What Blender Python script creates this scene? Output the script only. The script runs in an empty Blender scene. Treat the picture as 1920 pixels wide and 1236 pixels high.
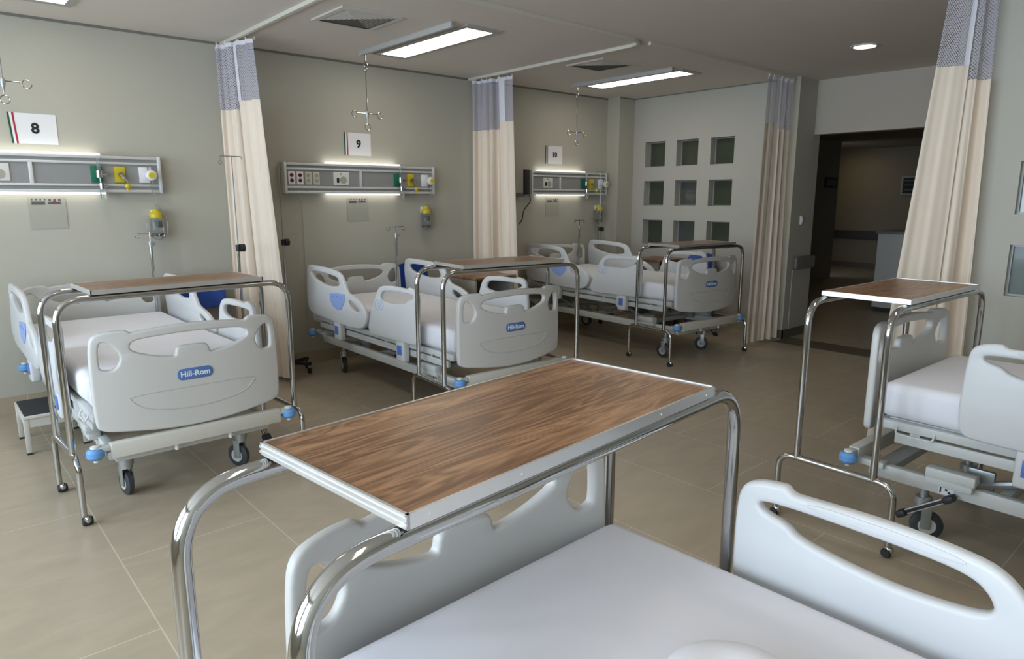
import bpy, bmesh, math, random
from mathutils import Vector, Matrix
random.seed(7)
PI = math.pi
S = bpy.context.scene
COL = S.collection

# ------------------------------------------------------------------ camera, world, light, exposure
cam_d = bpy.data.cameras.new('camera'); cam = bpy.data.objects.new('camera', cam_d); COL.objects.link(cam)
cam_d.sensor_width = 36.0; cam_d.lens = 24.0; cam_d.clip_start = 0.02; cam_d.clip_end = 60
cam.location = (0, 0, 1.55)
_yaw, _pitch = math.radians(41.3), math.radians(10.9)
_f = Vector((math.sin(_yaw)*math.cos(_pitch), math.cos(_yaw)*math.cos(_pitch), -math.sin(_pitch)))
cam.rotation_euler = _f.to_track_quat('-Z', 'Y').to_euler()
S.camera = cam
S.view_settings.view_transform = 'Standard'; S.view_settings.look = 'None'
S.view_settings.gamma = 1.0; S.view_settings.use_curve_mapping = False
S.view_settings.exposure = 0.16
S.cycles.use_denoising = True
S.cycles.max_bounces = 8; S.cycles.diffuse_bounces = 5; S.cycles.glossy_bounces = 4
S.cycles.transparent_max_bounces = 12; S.cycles.sample_clamp_indirect = 4.0
S.cycles.caustics_reflective = False; S.cycles.caustics_refractive = False
w = bpy.data.worlds.new('world'); S.world = w; w.use_nodes = True
w.node_tree.nodes['Background'].inputs[0].default_value = (0.62, 0.75, 0.95, 1)
w.node_tree.nodes['Background'].inputs[1].default_value = 1.2

def area(name, loc, rot, sx, sy, power, color, spread=PI):
    d = bpy.data.lights.new(name, 'AREA'); d.shape = 'RECTANGLE'; d.size = sx; d.size_y = sy
    d.energy = power; d.color = color; d.spread = spread
    o = bpy.data.objects.new(name, d); COL.objects.link(o); o.location = loc; o.rotation_euler = rot
    return o
WIN = [(-1.35, 0.65), (1.2, 3.2), (3.6, 5.2)]       # y ranges of the daylight windows in the left wall
WZ = (0.85, 2.60); WX = -2.3
DAY = 31.0      # watts per square metre of window
for i, (a, b) in enumerate(WIN):
    area('daylight', (WX-0.32, (a+b)/2, (WZ[0]+WZ[1])/2), (0, -PI/2, 0), WZ[1]-WZ[0], b-a, DAY*(b-a)*(WZ[1]-WZ[0]), (0.72, 0.86, 1.0))

# ------------------------------------------------------------------ materials
MATS = {}
def nmat(name):
    m = bpy.data.materials.new(name); m.use_nodes = True
    MATS[name] = m
    return m, m.node_tree, m.node_tree.nodes['Principled BSDF']
def mat(name, col, rough=0.5, metal=0.0, noise=0.0, scale=8.0, bump=0.0, bscale=60.0, trans=0.0, ior=1.45, emis=None, es=0.0, alpha=1.0, sub=0.0, coat=0.0):
    m, nt, p = nmat(name)
    c = (*col, 1)
    p.inputs['Base Color'].default_value = c
    p.inputs['Roughness'].default_value = rough; p.inputs['Metallic'].default_value = metal
    p.inputs['IOR'].default_value = ior
    p.inputs['Transmission Weight'].default_value = trans
    p.inputs['Alpha'].default_value = alpha
    p.inputs['Coat Weight'].default_value = coat
    tc = nt.nodes.new('ShaderNodeTexCoord')
    if noise or True:
        nz = nt.nodes.new('ShaderNodeTexNoise'); nz.inputs['Scale'].default_value = scale; nz.inputs['Detail'].default_value = 4
        nt.links.new(tc.outputs['Object'], nz.inputs['Vector'])
        mx = nt.nodes.new('ShaderNodeMix'); mx.data_type = 'RGBA'
        mx.inputs[6].default_value = (*[max(0, v*(1-noise)) for v in col], 1)
        mx.inputs[7].default_value = (*[min(1, v*(1+noise)) for v in col], 1)
        nt.links.new(nz.outputs['Fac'], mx.inputs[0]); nt.links.new(mx.outputs[2], p.inputs['Base Color'])
    if bump:
        n2 = nt.nodes.new('ShaderNodeTexNoise'); n2.inputs['Scale'].default_value = bscale; n2.inputs['Detail'].default_value = 3
        nt.links.new(tc.outputs['Object'], n2.inputs['Vector'])
        bp = nt.nodes.new('ShaderNodeBump'); bp.inputs['Strength'].default_value = bump; bp.inputs['Distance'].default_value = 0.01
        nt.links.new(n2.outputs['Fac'], bp.inputs['Height']); nt.links.new(bp.outputs['Normal'], p.inputs['Normal'])
    if emis:
        p.inputs['Emission Color'].default_value = (*emis, 1); p.inputs['Emission Strength'].default_value = es
    return m
mat('wall_paint', (0.475, 0.458, 0.388), 0.75, noise=0.02, scale=2, bump=0.05, bscale=180)
mat('partition_paint', (0.47, 0.455, 0.40), 0.75, noise=0.02, scale=2)
mat('white_paint', (0.50, 0.445, 0.38), 0.7, noise=0.02, scale=2)
mat('ceiling_paint', (0.70, 0.645, 0.585), 0.8, noise=0.02, scale=1.5)
mat('painted_shadow', (0.20, 0.19, 0.16), 0.8)  # dark tone used as shade along the wall tops
mat('plastic', (0.59, 0.582, 0.56), 0.38, noise=0.01, bump=0.03, bscale=300)
mat('plastic_light', (0.63, 0.64, 0.645), 0.38, noise=0.01)
mat('frame_paint', (0.56, 0.575, 0.56), 0.42, noise=0.02)
mat('frame_beige', (0.60, 0.58, 0.52), 0.45, noise=0.02)
mat('grey_metal', (0.42, 0.44, 0.44), 0.4, 0.6, noise=0.03)
mat('mech_dark', (0.12, 0.125, 0.13), 0.5, 0.3)
mat('chrome', (0.52, 0.52, 0.51), 0.09, 1.0, noise=0.02, scale=20)
mat('pole_steel', (0.34, 0.34, 0.33), 0.38, 0.7)
mat('aluminium', (0.80, 0.80, 0.79), 0.34, 0.85, noise=0.03, scale=30)
mat('alu_white', (0.74, 0.75, 0.74), 0.35, 0.25, noise=0.02)
mat('black_rubber', (0.025, 0.025, 0.028), 0.55)
mat('grey_rubber', (0.045, 0.05, 0.055), 0.5)
mat('blue_bumper', (0.14, 0.34, 0.68), 0.35, noise=0.03)
mat('blue_decal', (0.10, 0.20, 0.58), 0.4)
mat('blue_pale', (0.30, 0.42, 0.78), 0.4)
mat('badge_blue', (0.10, 0.19, 0.45), 0.35)
mat('badge_white', (0.80, 0.84, 0.90), 0.5)
mat('groove', (0.50, 0.51, 0.49), 0.5)
mat('sheet', (0.78, 0.78, 0.83), 0.9, noise=0.02, scale=5, bump=0.12, bscale=9)
mat('pillow_cotton', (0.80, 0.80, 0.85), 0.9, noise=0.01)
mat('blue_chair', (0.006, 0.055, 0.33), 0.4)
mat('headwall_grey', (0.29, 0.292, 0.288), 0.5, noise=0.03)
mat('paper', (0.80, 0.80, 0.82), 0.6)
mat('ink', (0.012, 0.012, 0.014), 0.6)
mat('sign_green', (0.01, 0.09, 0.04), 0.6)
mat('sign_red', (0.42, 0.02, 0.05), 0.6)
mat('outlet_ivory', (0.62, 0.60, 0.47), 0.45)
mat('outlet_red', (0.16, 0.008, 0.014), 0.4)
mat('yellow', (0.62, 0.50, 0.02), 0.4)
mat('green', (0.01, 0.16, 0.08), 0.4)
mat('gauge_white', (0.75, 0.75, 0.70), 0.4)
mat('clear_plastic', (0.85, 0.88, 0.86), 0.08, trans=0.9, ior=1.3)
mat('card_grey', (0.40, 0.39, 0.33), 0.5)
mat('card_dark', (0.10, 0.10, 0.10), 0.5)
mat('cable', (0.55, 0.53, 0.47), 0.5)
mat('cable_black', (0.02, 0.02, 0.02), 0.5)
mat('lamp_lit', (0.95, 0.95, 0.93), 0.5, emis=(1.0, 0.92, 0.80), es=7.5)
mat('tube_lit', (0.95, 0.95, 0.93), 0.5, emis=(1.0, 0.98, 0.92), es=0.75)
mat('tube_hot', (0.95, 0.95, 0.93), 0.5, emis=(1.0, 0.98, 0.90), es=3.8)
mat('downlight_lit', (0.95, 0.95, 0.90), 0.5, emis=(1.0, 0.90, 0.72), es=7)
mat('curtain_fabric', (0.80, 0.695, 0.58), 0.85, noise=0.02, scale=12, bump=0.05, bscale=200)
mat('binding', (0.72, 0.71, 0.76), 0.8)
mat('track', (0.66, 0.63, 0.55), 0.4, 0.1)
mat('luminaire', (0.42, 0.41, 0.39), 0.5)
mat('vent', (0.60, 0.575, 0.53), 0.5)
mat('vent_dark', (0.32, 0.30, 0.27), 0.8)
mat('window_glass', (0.06, 0.072, 0.045), 0.12, coat=0.4)
mat('window_frame_grey', (0.33, 0.34, 0.33), 0.45, 0.3)
mat('window_glass_mid', (0.08, 0.09, 0.08), 0.12, coat=0.4)
mat('window_glass_blue', (0.17, 0.205, 0.195), 0.15, coat=0.4)
mat('rail_brown', (0.16, 0.15, 0.13), 0.5)
mat('dark_brown', (0.05, 0.04, 0.028), 0.5)
mat('strip_dark', (0.14, 0.115, 0.085), 0.5)
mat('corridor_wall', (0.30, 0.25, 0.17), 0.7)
mat('counter_white', (0.62, 0.62, 0.58), 0.5)
mat('screen_dark', (0.03, 0.03, 0.035), 0.3)
mat('cabinet_laminate', (0.36, 0.33, 0.28), 0.5)
mat('clear_glass', (0.9, 0.93, 0.92), 0.02, trans=1.0, ior=1.1)

def wood(name, dark, light, red):
    m, nt, p = nmat(name)
    tc = nt.nodes.new('ShaderNodeTexCoord')
    mp = nt.nodes.new('ShaderNodeMapping'); mp.inputs['Scale'].default_value = (0.8, 6.0, 1.0)
    nt.links.new(tc.outputs['Object'], mp.inputs['Vector'])
    n1 = nt.nodes.new('ShaderNodeTexNoise'); n1.inputs['Scale'].default_value = 2.2; n1.inputs['Detail'].default_value = 3; n1.inputs['Distortion'].default_value = 0.9
    nt.links.new(mp.outputs[0], n1.inputs['Vector'])
    wv = nt.nodes.new('ShaderNodeMath'); wv.operation = 'MULTIPLY'; wv.inputs[1].default_value = 60
    nt.links.new(n1.outputs['Fac'], wv.inputs[0])
    sn = nt.nodes.new('ShaderNodeMath'); sn.operation = 'SINE'; nt.links.new(wv.outputs[0], sn.inputs[0])
    mp2 = nt.nodes.new('ShaderNodeMapping'); mp2.inputs['Scale'].default_value = (3, 90, 1)
    nt.links.new(tc.outputs['Object'], mp2.inputs['Vector'])
    n2 = nt.nodes.new('ShaderNodeTexNoise'); n2.inputs['Scale'].default_value = 1.5; n2.inputs['Detail'].default_value = 6
    nt.links.new(mp2.outputs[0], n2.inputs['Vector'])
    mp3 = nt.nodes.new('ShaderNodeMapping'); mp3.inputs['Scale'].default_value = (1.2, 9, 1)
    nt.links.new(tc.outputs['Object'], mp3.inputs['Vector'])
    n3 = nt.nodes.new('ShaderNodeTexNoise'); n3.inputs['Scale'].default_value = 1.3; n3.inputs['Detail'].default_value = 2
    nt.links.new(mp3.outputs[0], n3.inputs['Vector'])
    a1 = nt.nodes.new('ShaderNodeMath'); a1.operation = 'MULTIPLY_ADD'; a1.inputs[1].default_value = 0.16; nt.links.new(sn.outputs[0], a1.inputs[0])
    nt.links.new(n2.outputs['Fac'], a1.inputs[2])
    a2 = nt.nodes.new('ShaderNodeMath'); a2.operation = 'MULTIPLY_ADD'; a2.inputs[1].default_value = 0.75; nt.links.new(n3.outputs['Fac'], a2.inputs[0])
    nt.links.new(a1.outputs[0], a2.inputs[2])
    cr = nt.nodes.new('ShaderNodeValToRGB'); e = cr.color_ramp.elements
    e[0].position = 0.72; e[0].color = (*dark, 1); e[1].position = 1.30; e[1].color = (*light, 1)
    k = cr.color_ramp.elements.new(0.98); k.color = (*red, 1)
    mr = nt.nodes.new('ShaderNodeMapRange'); mr.inputs[1].default_value = 0.0; mr.inputs[2].default_value = 1.6
    nt.links.new(a2.outputs[0], mr.inputs[0])
    e[0].position = 0.40; k.position = 0.55; e[1].position = 0.72
    nt.links.new(mr.outputs[0], cr.inputs[0]); nt.links.new(cr.outputs[0], p.inputs['Base Color'])
    p.inputs['Roughness'].default_value = 0.33
    return m
wood('wood_laminate', (0.15, 0.072, 0.034), (0.52, 0.31, 0.165), (0.37, 0.20, 0.10))
wood('wood_pale', (0.20, 0.11, 0.07), (0.42, 0.27, 0.18), (0.31, 0.18, 0.12))

def floor_mat():
    m, nt, p = nmat('floor_tile')
    tc = nt.nodes.new('ShaderNodeTexCoord')
    sp = nt.nodes.new('ShaderNodeSeparateXYZ'); nt.links.new(tc.outputs['Object'], sp.inputs[0])
    ax = nt.nodes.new('ShaderNodeMath'); ax.inputs[1].default_value = -0.52+0.638*20; nt.links.new(sp.outputs[0], ax.inputs[0])
    ay = nt.nodes.new('ShaderNodeMath'); ay.inputs[1].default_value = -2.54+1.276*10; nt.links.new(sp.outputs[1], ay.inputs[0])
    cb = nt.nodes.new('ShaderNodeCombineXYZ'); nt.links.new(ay.outputs[0], cb.inputs[0]); nt.links.new(ax.outputs[0], cb.inputs[1])
    br = nt.nodes.new('ShaderNodeTexBrick'); br.inputs['Scale'].default_value = 1.0
    br.inputs['Brick Width'].default_value = 1.276; br.inputs['Row Height'].default_value = 0.638
    br.inputs['Mortar Size'].default_value = 0.0028; br.inputs['Mortar Smooth'].default_value = 0.1
    br.inputs['Color1'].default_value = (0.425, 0.352, 0.258, 1); br.inputs['Color2'].default_value = (0.445, 0.37, 0.272, 1)
    br.inputs['Mortar'].default_value = (0.60, 0.53, 0.42, 1)
    nt.links.new(cb.outputs[0], br.inputs['Vector'])
    mp = nt.nodes.new('ShaderNodeMapping'); mp.inputs['Scale'].default_value = (1.2, 3.0, 1); mp.inputs['Rotation'].default_value = (0, 0, 0.5)
    nt.links.new(tc.outputs['Object'], mp.inputs['Vector'])
    nz = nt.nodes.new('ShaderNodeTexNoise'); nz.inputs['Scale'].default_value = 3.0; nz.inputs['Detail'].default_value = 8; nz.inputs['Distortion'].default_value = 0.8
    nt.links.new(mp.outputs[0], nz.inputs['Vector'])
    mr = nt.nodes.new('ShaderNodeMapRange'); mr.inputs[3].default_value = 0.80; mr.inputs[4].default_value = 1.18
    nt.links.new(nz.outputs['Fac'], mr.inputs[0])
    mm = nt.nodes.new('ShaderNodeVectorMath'); mm.operation = 'SCALE'
    nt.links.new(br.outputs['Color'], mm.inputs[0]); nt.links.new(mr.outputs[0], mm.inputs['Scale'])
    nt.links.new(mm.outputs[0], p.inputs['Base Color'])
    p.inputs['Roughness'].default_value = 0.38
    return m
floor_mat()

def mesh_mat():
    m, nt, p = nmat('curtain_mesh')
    p.inputs['Base Color'].default_value = (0.51, 0.485, 0.545, 1); p.inputs['Roughness'].default_value = 0.8
    uv = nt.nodes.new('ShaderNodeTexCoord')
    mp = nt.nodes.new('ShaderNodeMapping'); mp.inputs['Rotation'].default_value = (0, 0, PI/4); mp.inputs['Scale'].default_value = (70, 70, 70)
    nt.links.new(uv.outputs['UV'], mp.inputs['Vector'])
    sp = nt.nodes.new('ShaderNodeSeparateXYZ'); nt.links.new(mp.outputs[0], sp.inputs[0])
    outs = []
    for k in (0, 1):
        f = nt.nodes.new('ShaderNodeMath'); f.operation = 'FRACT'; nt.links.new(sp.outputs[k], f.inputs[0])
        g = nt.nodes.new('ShaderNodeMath'); g.operation = 'GREATER_THAN'; g.inputs[1].default_value = 0.40; nt.links.new(f.outputs[0], g.inputs[0])
        outs.append(g)
    mu = nt.nodes.new('ShaderNodeMath'); mu.operation = 'MULTIPLY'
    nt.links.new(outs[0].outputs[0], mu.inputs[0]); nt.links.new(outs[1].outputs[0], mu.inputs[1])
    tr = nt.nodes.new('ShaderNodeBsdfTransparent')
    ms = nt.nodes.new('ShaderNodeMixShader')
    nt.links.new(mu.outputs[0], ms.inputs[0]); nt.links.new(p.outputs[0], ms.inputs[1]); nt.links.new(tr.outputs[0], ms.inputs[2])
    nt.links.new(ms.outputs[0], nt.nodes['Material Output'].inputs[0])
mesh_mat()

# ------------------------------------------------------------------ object helpers
def link(name, me, m, parent=None, smooth=True, ang=35):
    o = bpy.data.objects.new(name, me); COL.objects.link(o)
    for mm in (m if isinstance(m, (list, tuple)) else [m]):
        me.materials.append(MATS[mm])
    if smooth:
        me.shade_smooth(); me.set_sharp_from_angle(angle=math.radians(ang))
    if parent is not None: o.parent = parent
    return o
def obj(name, bm, m, parent=None, smooth=True, ang=35):
    me = bpy.data.meshes.new(name); bmesh.ops.recalc_face_normals(bm, faces=bm.faces); bm.to_mesh(me); bm.free()
    return link(name, me, m, parent, smooth, ang)
def thing(name, label, cat, loc=(0, 0, 0), rz=0, group=None):
    o = bpy.data.objects.new(name, None); COL.objects.link(o); o.location = loc; o.rotation_euler = (0, 0, rz)
    o.empty_display_size = 0.1
    return tag(o, label, cat, group)
def tag(o, label, cat, group=None):
    o['label'] = label; o['category'] = cat
    if group: o['group'] = group
    return o
def struct(name, bm, m, smooth=False):
    o = obj(name, bm, m, None, smooth); o['kind'] = 'structure'; return o
def NB(): return bmesh.new()
def box(bm, x0, x1, y0, y1, z0, z1, bev=0.0, mi=0, M=None, seg=2):
    r = bmesh.ops.create_cube(bm, size=1.0)
    vs = r['verts']
    for v in vs:
        v.co = Vector((x0+(v.co.x+.5)*(x1-x0), y0+(v.co.y+.5)*(y1-y0), z0+(v.co.z+.5)*(z1-z0)))
    fs = set(f for v in vs for f in v.link_faces)
    if bev > 0:
        es = list(set(e for v in vs for e in v.link_edges))
        rr = bmesh.ops.bevel(bm, geom=es, offset=bev, segments=seg, affect='EDGES', profile=0.5)
        fs = set(rr['faces']) | set(f for f in fs if f.is_valid)
        vs = list(set(v for f in fs for v in f.verts))
    for f in fs: f.material_index = mi
    if M is not None: bmesh.ops.transform(bm, matrix=M, verts=vs)
    return vs
def B(*a, **k):
    bm = NB(); box(bm, *a, **k); return bm
def cyl(bm, p0, p1, r, seg=16, r2=None, mi=0):
    p0 = Vector(p0); p1 = Vector(p1); d = p1-p0
    rr = bmesh.ops.create_cone(bm, cap_ends=True, cap_tris=False, segments=seg, radius1=r, radius2=r if r2 is None else r2, depth=d.length)
    M = Matrix.Translation((p0+p1)/2) @ d.to_track_quat('Z', 'Y').to_matrix().to_4x4()
    bmesh.ops.transform(bm, matrix=M, verts=rr['verts'])
    for f in set(f for v in rr['verts'] for f in v.link_faces): f.material_index = mi
    return rr['verts']
def sphere(bm, c, r, sc=(1, 1, 1), mi=0, seg=16):
    rr = bmesh.ops.create_uvsphere(bm, u_segments=seg, v_segments=seg//2+2, radius=r)
    for v in rr['verts']: v.co = Vector((c[0]+v.co.x*sc[0], c[1]+v.co.y*sc[1], c[2]+v.co.z*sc[2]))
    for f in set(f for v in rr['verts'] for f in v.link_faces): f.material_index = mi
def fillet(pts, rad, n=6):
    """polyline with rounded corners"""
    pts = [Vector(p) for p in pts]; out = [pts[0]]
    for i in range(1, len(pts)-1):
        a, b, c = pts[i-1], pts[i], pts[i+1]
        u = (a-b); v = (c-b); r = min(rad, u.length*.49, v.length*.49)
        u.normalize(); v.normalize()
        p, q = b+u*r, b+v*r
        for k in range(n+1):
            t = k/n; out.append((1-t)**2*p+2*t*(1-t)*b+t*t*q)
    out.append(pts[-1]); return out
def tube(bm, pts, r, seg=12, mi=0, caps=True):
    pts = [Vector(p) for p in pts]
    # drop duplicates
    q = [pts[0]]
    for p in pts[1:]:
        if (p-q[-1]).length > 1e-5: q.append(p)
    pts = q; n = len(pts); rings = []
    t0 = (pts[1]-pts[0]).normalized()
    up = Vector((0, 0, 1)) if abs(t0.z) < .9 else Vector((1, 0, 0))
    nrm = (up-t0*up.dot(t0)).normalized()
    for i, p in enumerate(pts):
        t = (pts[min(i+1, n-1)]-pts[max(i-1, 0)]).normalized()
        nrm = (nrm-t*nrm.dot(t)).normalized(); bn = t.cross(nrm)
        rings.append([bm.verts.new(p+(nrm*math.cos(2*PI*k/seg)+bn*math.sin(2*PI*k/seg))*r) for k in range(seg)])
    for i in range(n-1):
        for k in range(seg):
            f = bm.faces.new((rings[i][k], rings[i][(k+1) % seg], rings[i+1][(k+1) % seg], rings[i+1][k])); f.material_index = mi
    if caps:
        for rg in (rings[0], rings[-1]):
            f = bm.faces.new(rg); f.material_index = mi
def lathe(bm, c, prof, seg=20, mi=0, axis='z'):
    rings = []
    for r, h in prof:
        ring = []
        for k in range(seg):
            a = 2*PI*k/seg; x, y, z = r*math.cos(a), r*math.sin(a), h
            if axis == 'y': x, y, z = x, h, y
            if axis == 'x': x, y, z = h, x, y
            ring.append(bm.verts.new((c[0]+x, c[1]+y, c[2]+z)))
        rings.append(ring)
    for i in range(len(rings)-1):
        for k in range(seg):
            f = bm.faces.new((rings[i][k], rings[i][(k+1) % seg], rings[i+1][(k+1) % seg], rings[i+1][k])); f.material_index = mi
    for rg in (rings[0], rings[-1]):
        if len(rg) > 2:
            try: f = bm.faces.new(rg); f.material_index = mi
            except ValueError: pass
def ring(bm, c, R, r, axis='y', seg=20, a0=0, a1=2*PI, mi=0):
    pts = []
    for k in range(seg+1):
        a = a0+(a1-a0)*k/seg
        x, y = R*math.cos(a), R*math.sin(a)
        pts.append((c[0]+x, c[1], c[2]+y) if axis == 'y' else ((c[0], c[1]+x, c[2]+y) if axis == 'x' else (c[0]+x, c[1]+y, c[2])))
    tube(bm, pts, r, 8, mi)
def chaikin(pts, n=2):
    for _ in range(n):
        out = []
        for i in range(len(pts)):
            a, b = pts[i], pts[(i+1) % len(pts)]
            out.append((a[0]*.75+b[0]*.25, a[1]*.75+b[1]*.25)); out.append((a[0]*.25+b[0]*.75, a[1]*.25+b[1]*.75))
        pts = out
    return pts
def plate(outline, holes, thick, bev=0.0, res=2):
    """extruded plate in XY, centred on z=0, returned as bmesh"""
    cu = bpy.data.curves.new('p', 'CURVE'); cu.dimensions = '2D'; cu.fill_mode = 'BOTH'
    for pts in [outline]+list(holes):
        sp = cu.splines.new('POLY'); sp.points.add(len(pts)-1)
        for i, p in enumerate(pts): sp.points[i].co = (p[0], p[1], 0, 1)
        sp.use_cyclic_u = True
    cu.extrude = max(thick/2-bev, 0.0001); cu.bevel_depth = bev; cu.bevel_resolution = res; cu.offset = -bev
    o = bpy.data.objects.new('p', cu)
    me = bpy.data.meshes.new_from_object(o)
    bm = NB(); bm.from_mesh(me)
    bmesh.ops.remove_doubles(bm, verts=bm.verts, dist=1e-5)
    bpy.data.objects.remove(o); bpy.data.curves.remove(cu); bpy.data.meshes.remove(me)
    return bm
def text_bm(s, size, ext=0.0006, offset=0.0):
    cu = bpy.data.curves.new('t', 'FONT'); cu.body = s; cu.size = size; cu.extrude = ext; cu.offset = offset
    cu.align_x = 'CENTER'; cu.align_y = 'CENTER'; cu.resolution_u = 4
    o = bpy.data.objects.new('t', cu); me = bpy.data.meshes.new_from_object(o)
    bpy.data.objects.remove(o); bpy.data.curves.remove(cu)
    return me
def add_mesh(bm, me, M, mi=0):
    b2 = NB(); b2.from_mesh(me); bmesh.ops.transform(b2, matrix=M, verts=b2.verts)
    for f in b2.faces: f.material_index = mi
    t = bpy.data.meshes.new('t'); b2.to_mesh(t); b2.free(); bm.from_mesh(t); bpy.data.meshes.remove(t)
def merge(bm, b2, mi=None):
    if mi is not None:
        for f in b2.faces: f.material_index = mi
    t = bpy.data.meshes.new('t'); b2.to_mesh(t); b2.free(); bm.from_mesh(t); bpy.data.meshes.remove(t)
def rrect(w_, h_, r, n=5, cx=0, cy=0):
    out = []
    for qx, qy, a0 in ((1, 1, 0), (-1, 1, PI/2), (-1, -1, PI), (1, -1, 3*PI/2)):
        for k in range(n+1):
            a = a0+PI/2*k/n
            out.append((cx+qx*(w_/2-r)+r*math.cos(a), cy+qy*(h_/2-r)+r*math.sin(a)))
    return out
def XZ(y=0, flip=False):   # plate xy -> x,z ; thickness along y
    return Matrix(((1, 0, 0, 0), (0, 0, -1, y), (0, 1, 0, 0), (0, 0, 0, 1)))
def YZ(x=0):               # plate xy -> y,z ; thickness along x
    return Matrix(((0, 0, 1, x), (1, 0, 0, 0), (0, 1, 0, 0), (0, 0, 0, 1)))
def copy_tree(o, parent=None):
    c = o.copy(); COL.objects.link(c)
    if parent is not None: c.parent = parent
    for ch in list(o.children): copy_tree(ch, c)
    return c

# ------------------------------------------------------------------ the room
CZ = 2.80; WY = 6.05
struct('floor', B(-2.6, 16.4, -1.7, 7.4, -0.1, 0), 'floor_tile')
struct('ceiling', B(-2.6, 7.75, -1.7, 6.25, CZ, CZ+0.1), 'ceiling_paint')
struct('wall_back', B(-2.6, 7.25, WY, WY+0.2, 0, CZ), 'wall_paint')
struct('wall_front', B(-2.3, 5.28, -1.7, -1.5, 0, CZ), 'wall_paint')
bm = NB()
ys = [-1.7]+[v for ab in WIN for v in ab]+[WY]
box(bm, WX-0.25, WX, -1.7, WY+.2, 0, WZ[0]); box(bm, WX-0.25, WX, -1.7, WY+.2, WZ[1], CZ)
for i in range(0, len(ys), 2): box(bm, WX-0.25, WX, ys[i], ys[i+1]+(0.2 if i == len(ys)-2 else 0), WZ[0], WZ[1])
struct('wall_left', bm, 'wall_paint')
for i, (a, b) in enumerate(WIN):
    bm = NB()
    for yy in (a, (2*a+b)/3, (a+2*b)/3, b): box(bm, WX-0.14, WX-0.08, yy-0.025, yy+0.025, WZ[0], WZ[1])
    for zz in (WZ[0], 2.0, WZ[1]): box(bm, WX-0.14, WX-0.08, a, b, zz-0.025, zz+0.025)
    struct('window_%d' % (i+1), bm, 'aluminium')

SQY = [(5.35, 5.66), (4.87, 5.18), (4.39, 4.70)]
SQZ = [(1.94, 2.25), (1.455, 1.765), (0.965, 1.275)]
def sq_wall(name, x0, x1, y0, y1, cells):
    bm = NB(); zc = sorted(SQZ); yc = sorted(cells)
    z = 0.0
    for a, b in zc:
        box(bm, x0, x1, y0, y1, z, a); z = b
    box(bm, x0, x1, y0, y1, z, CZ)
    for a, b in zc:
        y = y0
        for c, d in yc:
            box(bm, x0, x1, y, c, a, b); y = d
        box(bm, x0, x1, y, y1, a, b)
    return struct(name, bm, 'partition_paint')
sq_wall('wall_right', 7.25, 7.62, 3.90, WY+.2, SQY)
bm = NB(); box(bm, 7.22, 7.75, 3.64, 3.90, 0, CZ); struct('trim_1', bm, 'wall_paint')
bm = NB(); box(bm, 6.95, 7.25, 5.85, WY, 0, CZ); struct('trim_2', bm, 'wall_paint')
n = 4
def sq_window(x0, x1, c, zz, glass, xg):
    global n
    bm = NB(); t = 0.012
    (a, b), (z0, z1) = c, zz
    box(bm, xg-0.02, xg+0.02, a, a+t, z0, z1); box(bm, xg-0.02, xg+0.02, b-t, b, z0, z1)
    box(bm, xg-0.02, xg+0.02, a+t, b-t, z0, z0+t); box(bm, xg-0.02, xg+0.02, a+t, b-t, z1-t, z1)
    o = struct('window_%d' % n, bm, 'window_frame_grey')
    g = obj('pane', B(xg-0.004, xg+0.004, a+t, b-t, z0+t, z1-t), glass, o, False)
    n += 1
for k, c in enumerate(SQY):
    for j, zz in enumerate(SQZ): sq_window(7.25, 7.62, c, zz, 'window_glass_mid' if (k, j) in ((1, 1), (1, 2)) else 'window_glass', 7.37)
SQR = [(0.815, 1.125), (0.335, 0.645), (-0.145, 0.165)]
sq_wall('wall_partition', 4.98, 5.28, -1.7, 1.52, SQR)
for c in SQR:
    for zz in SQZ: sq_window(4.98, 5.28, c, zz, 'window_glass_blue', 5.035)
struct('wall_side', B(5.28, 7.75, 1.32, 1.52, 0, CZ), 'wall_paint')
bm = NB(); box(bm, 7.62, 7.75, 1.52, 3.64, 2.235, CZ); struct('wall_header', bm, 'white_paint')
# baseboards (tile skirting)
bb = NB()
box(bb, WX, 6.95, WY-0.012, WY, 0, 0.118); struct('baseboard_back', bb, 'floor_tile')
struct('baseboard_right', B(7.238, 7.25, 3.90, 5.85, 0, 0.118), 'floor_tile')
bb = NB(); box(bb, 7.208, 7.22, 3.628, 3.90, 0, 0.10); box(bb, 7.208, 7.75, 3.628, 3.64, 0, 0.10); struct('baseboard_pillar', bb, 'strip_dark')
struct('baseboard_partition', B(4.968, 4.98, -1.5, 1.52, 0, 0.118), 'floor_tile')
struct('baseboard_column', B(6.94, 7.238, 5.838, 5.85, 0, 0.118), 'floor_tile')
# dark strips painted in for the shadow line under the ceiling
struct('shadow_strip_back', B(WX, 6.95, WY-0.006, WY, CZ-0.018, CZ), 'painted_shadow')
struct('shadow_strip_right', B(7.244, 7.25, 3.90, 5.85, CZ-0.012, CZ), 'painted_shadow')
struct('shadow_strip_column', B(6.95, 7.25, 5.844, 5.85, CZ-0.012, CZ), 'painted_shadow')
# handrail crash panel on the pillar
bm = NB(); box(bm, 7.335, 7.78, 3.585, 3.64, 0.77, 0.91, 0.02); 
o = struct('trim_6', bm, 'rail_brown', True)
bm = NB(); box(bm, 7.345, 7.77, 3.632, 3.64, 0.10, 0.765); struct('trim_7', bm, 'partition_paint')
# threshold strip
struct('trim_8', B(7.0, 7.36, 1.52, 3.63, 0, 0.002), 'strip_dark')
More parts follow.
